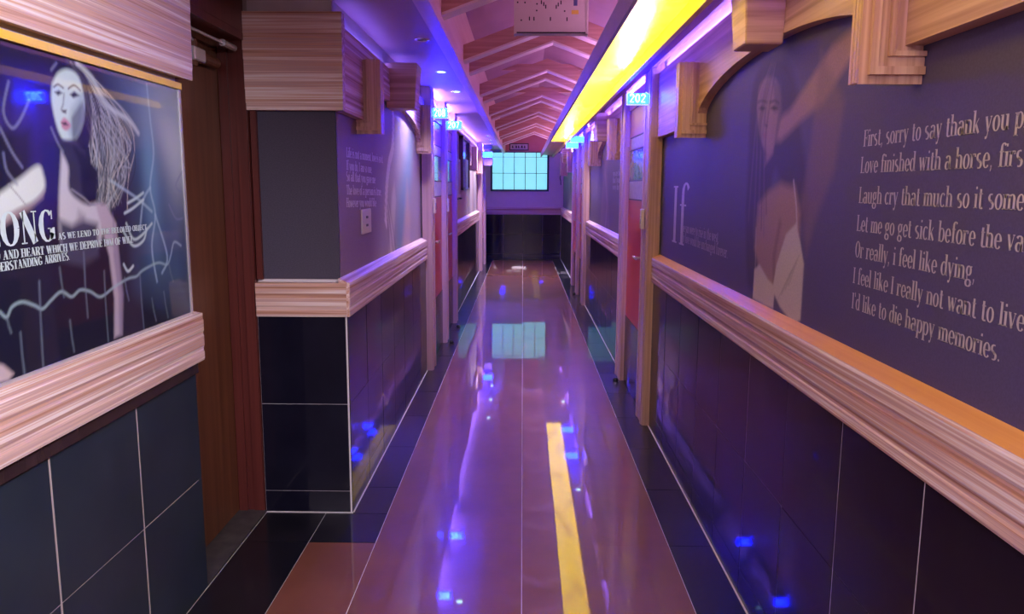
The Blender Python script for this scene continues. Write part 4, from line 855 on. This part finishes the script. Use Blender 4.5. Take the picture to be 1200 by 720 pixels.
# ------------------------------------------------------------------ small wall things
a = on_plane(422.5, 246, 0, XK); b_ = on_plane(433.5, 276, 0, XK)
sw = thing('wall_switch_plate', (XK, (a[1] + b_[1]) / 2, 1.215), 'ivory double switch plate on the mural of the left block', 'switch')
y0_, y1_ = a[1], b_[1]; 
MB().box(XK + 0.0004, XK + 0.009, y0_, y1_, 1.215, 1.335).build('plate', IVORY, sw, bevel=0.002)
for z in (1.255, 1.295): MB().box(XK + 0.009, XK + 0.0115, (y0_ + y1_) / 2 - 0.02, (y0_ + y1_) / 2 + 0.02, z - 0.006, z + 0.006).build('rocker', DARKM, sw)

def card_switch(s, xf, y, z, label):
    t = thing('card_switch', (xf, y, z), label, 'switch')
    MB().box(xf, xf - s * 0.018, y - 0.035, y + 0.035, z - 0.06, z + 0.06).build('plate', IVORY, t, bevel=0.003)
    MB().box(xf - s * 0.018, xf - s * 0.021, y - 0.02, y + 0.02, z - 0.03, z + 0.02).build('slot', CHROME, t)
card_switch(1, DX - 0.035 - 0.0062, 4.78, 1.26, 'white card switch on the nearest right door post')
card_switch(-1, DL + 0.035 + 0.0062, 6.18, 1.30, 'white card switch on the first left door post')
card_switch(-1, DL + 0.035 + 0.0062, 7.29, 1.28, 'white card switch on the second left door post')
def stopper(x, y, label):
    t = thing('door_stopper', (x, y, 0), label, 'door stopper')
    MB().tube([(x, y, 0.0), (x, y, 0.010)], 0.022, 12).build('foot', CHROME, t)
    MB().tube([(x, y, 0.010), (x, y, 0.028), (x, y, 0.040)], [0.018, 0.020, 0.010], 12).build('rubber_bumper', DARKM, t)
stopper(-0.66, 7.12, 'black rubber door stopper below the first left room door')
stopper(-0.665, 7.95, 'black rubber door stopper below the second left room door')
stopper(0.70, 5.72, 'black rubber door stopper below the nearest right room door')
stopper(0.70, 10.5, 'black rubber door stopper below the far right room doors')

# hanging frames on the far left wall
def frame(name, y0, y1, z0, z1, m_in, m_fr, label, cat, th=0.035):
    t = thing(name, (XK, (y0 + y1) / 2, z0), label, cat)
    w_ = 0.05
    MB().box(XK, XK + th, y0, y0 + w_, z0, z1).box(XK, XK + th, y1 - w_, y1, z0, z1).box(XK, XK + th, y0, y1, z0, z0 + 0.03).box(XK, XK + th, y0, y1, z1 - 0.03, z1).build('frame', m_fr, t)
    MB().box(XK, XK + th * 0.5, y0 + w_, y1 - w_, z0 + 0.03, z1 - 0.03).build('inset', m_in, t)
    return t
frame('picture_frame', 9.0, 9.5, 1.33, 1.77, DPALE, TANZ, 'narrow brown framed picture on the far left wall', 'picture')
t = frame('glass_notice_case', 9.75, 10.95, 1.41, 2.07, DGLASS, MAHOG, 'tall glass notice case with a dark frame on the far left wall', 'notice case', 0.05)
MB().box(XK, XK + 0.055, 10.1, 10.6, 1.42, 1.80).build('pale_panel', DPALE, t)
for yy in (9.1, 9.6): 
    o = MB().box(XK, XK + 0.04, yy, yy + 0.16, 1.30, 1.318).build('coat_hook_rail', DARKM); tag(o, 'nearer short black hook rail below the brown picture' if yy < 9.3 else 'farther short black hook rail below the glass case', 'hook rail')
# purple lantern below the far left sign
t = thing('wall_lantern', (-0.64, 14.2, 1.83), 'small purple box lantern hanging below the far left sign', 'lantern')
LANT = streaks(mat('purple_lantern_shade', rough=0.5), [(0.3, (0.22, 0.13, 0.36)), (0.7, (0.30, 0.18, 0.44))], (9, 9, 9))
MB().prism([(-0.71, 1.86), (-0.68, 1.83), (-0.58, 1.83), (-0.55, 1.86), (-0.55, 1.95), (-0.71, 1.95)], 1, 14.15, 14.35).build('shade', LANT, t)
MB().box(-0.70, -0.60, 14.2, 14.28, 1.95, 2.12).build('arm', LANT, t); MB().box(-0.71, -0.56, 14.18, 14.3, 2.12, ZS - 0.001).build('ceiling_mount', DARKM, t)
# dark wall telephone-like handset at the far right corner
t = thing('wall_intercom', (0.72, 15.9, 1.62), 'dark wall intercom with hanging cord in the far right corner', 'intercom')
MB().box(0.745, 0.772, YF - 0.055, YF - 0.018, 1.72, 1.98).build('body', DARKM, t, bevel=0.004)
MB().tube([(0.75, YF - 0.04, 1.72), (0.74, YF - 0.045, 1.64), (0.755, YF - 0.04, 1.58), (0.76, YF - 0.04, 1.50)], 0.008, 8).build('cord', DARKM, t)
# small exit notice on the frieze
a = on_plane(597, 168, 1, YF - 0.03); b_ = on_plane(619.5, 176.5, 1, YF - 0.03)
t = thing('exit_notice', ((a[0] + b_[0]) / 2, YF - 0.03, b_[2]), 'small framed notice strip on the rose frieze above the window', 'sign')
MB().box(a[0], b_[0], YF - 0.05, YF - 0.03, b_[2], a[2]).build('frame', DARKM, t)
MB().box(a[0] + 0.018, b_[0] - 0.018, YF - 0.054, YF - 0.049, b_[2] + 0.018, a[2] - 0.018).build('face', DPALE, t)
zc = (a[2] + b_[2]) / 2
for k, (o1, w1) in enumerate(((0.05, .03), (0.12, .035), (0.17, .03), (0.23, .04), (0.29, .03))):
    MB().prism([(a[0] + o1, zc - .025), (a[0] + o1 + w1, zc - .025), (a[0] + o1 + w1 * .8, zc + .025), (a[0] + o1 + w1 * .2, zc + .025)], 1, YF - 0.0555, YF - 0.0535).build('mark', BLACKINK, t)
# lobby lamps behind the camera
for k, (x, y) in enumerate(((-0.35, 0.1), (-0.15, -1.8))):
    t = thing('ceiling_lamp', (x, y, ZS), 'square lobby ceiling lamp ' + ('just behind the photographer' if k == 0 else 'by the rear wall'), 'lamp')
    MB().box(x - 0.33, x + 0.33, y - 0.33, y + 0.33, ZS - 0.012, ZS - 0.0005).build('housing', CREAM, t)

t = thing('added_spotlight', (0.34, 0.95, ZS), 'added white spotlight out of view, brightening the poster wall', 'lamp')  # invented fixture for the added spot
MB().tube([(0.34, 0.95, ZS - 0.001), (0.34, 0.95, 2.14)], 0.008, 8).build('stem', CREAM, t)
ax = (Vector((-1.14, 1.75, 0.95)) - Vector((0.34, 0.95, 2.06))).normalized(); c0 = Vector((0.34, 0.95, 2.06))
MB().tube([c0 - ax * 0.12, c0 - ax * 0.02], [0.035, 0.045], 16).build('head', CREAM, t)
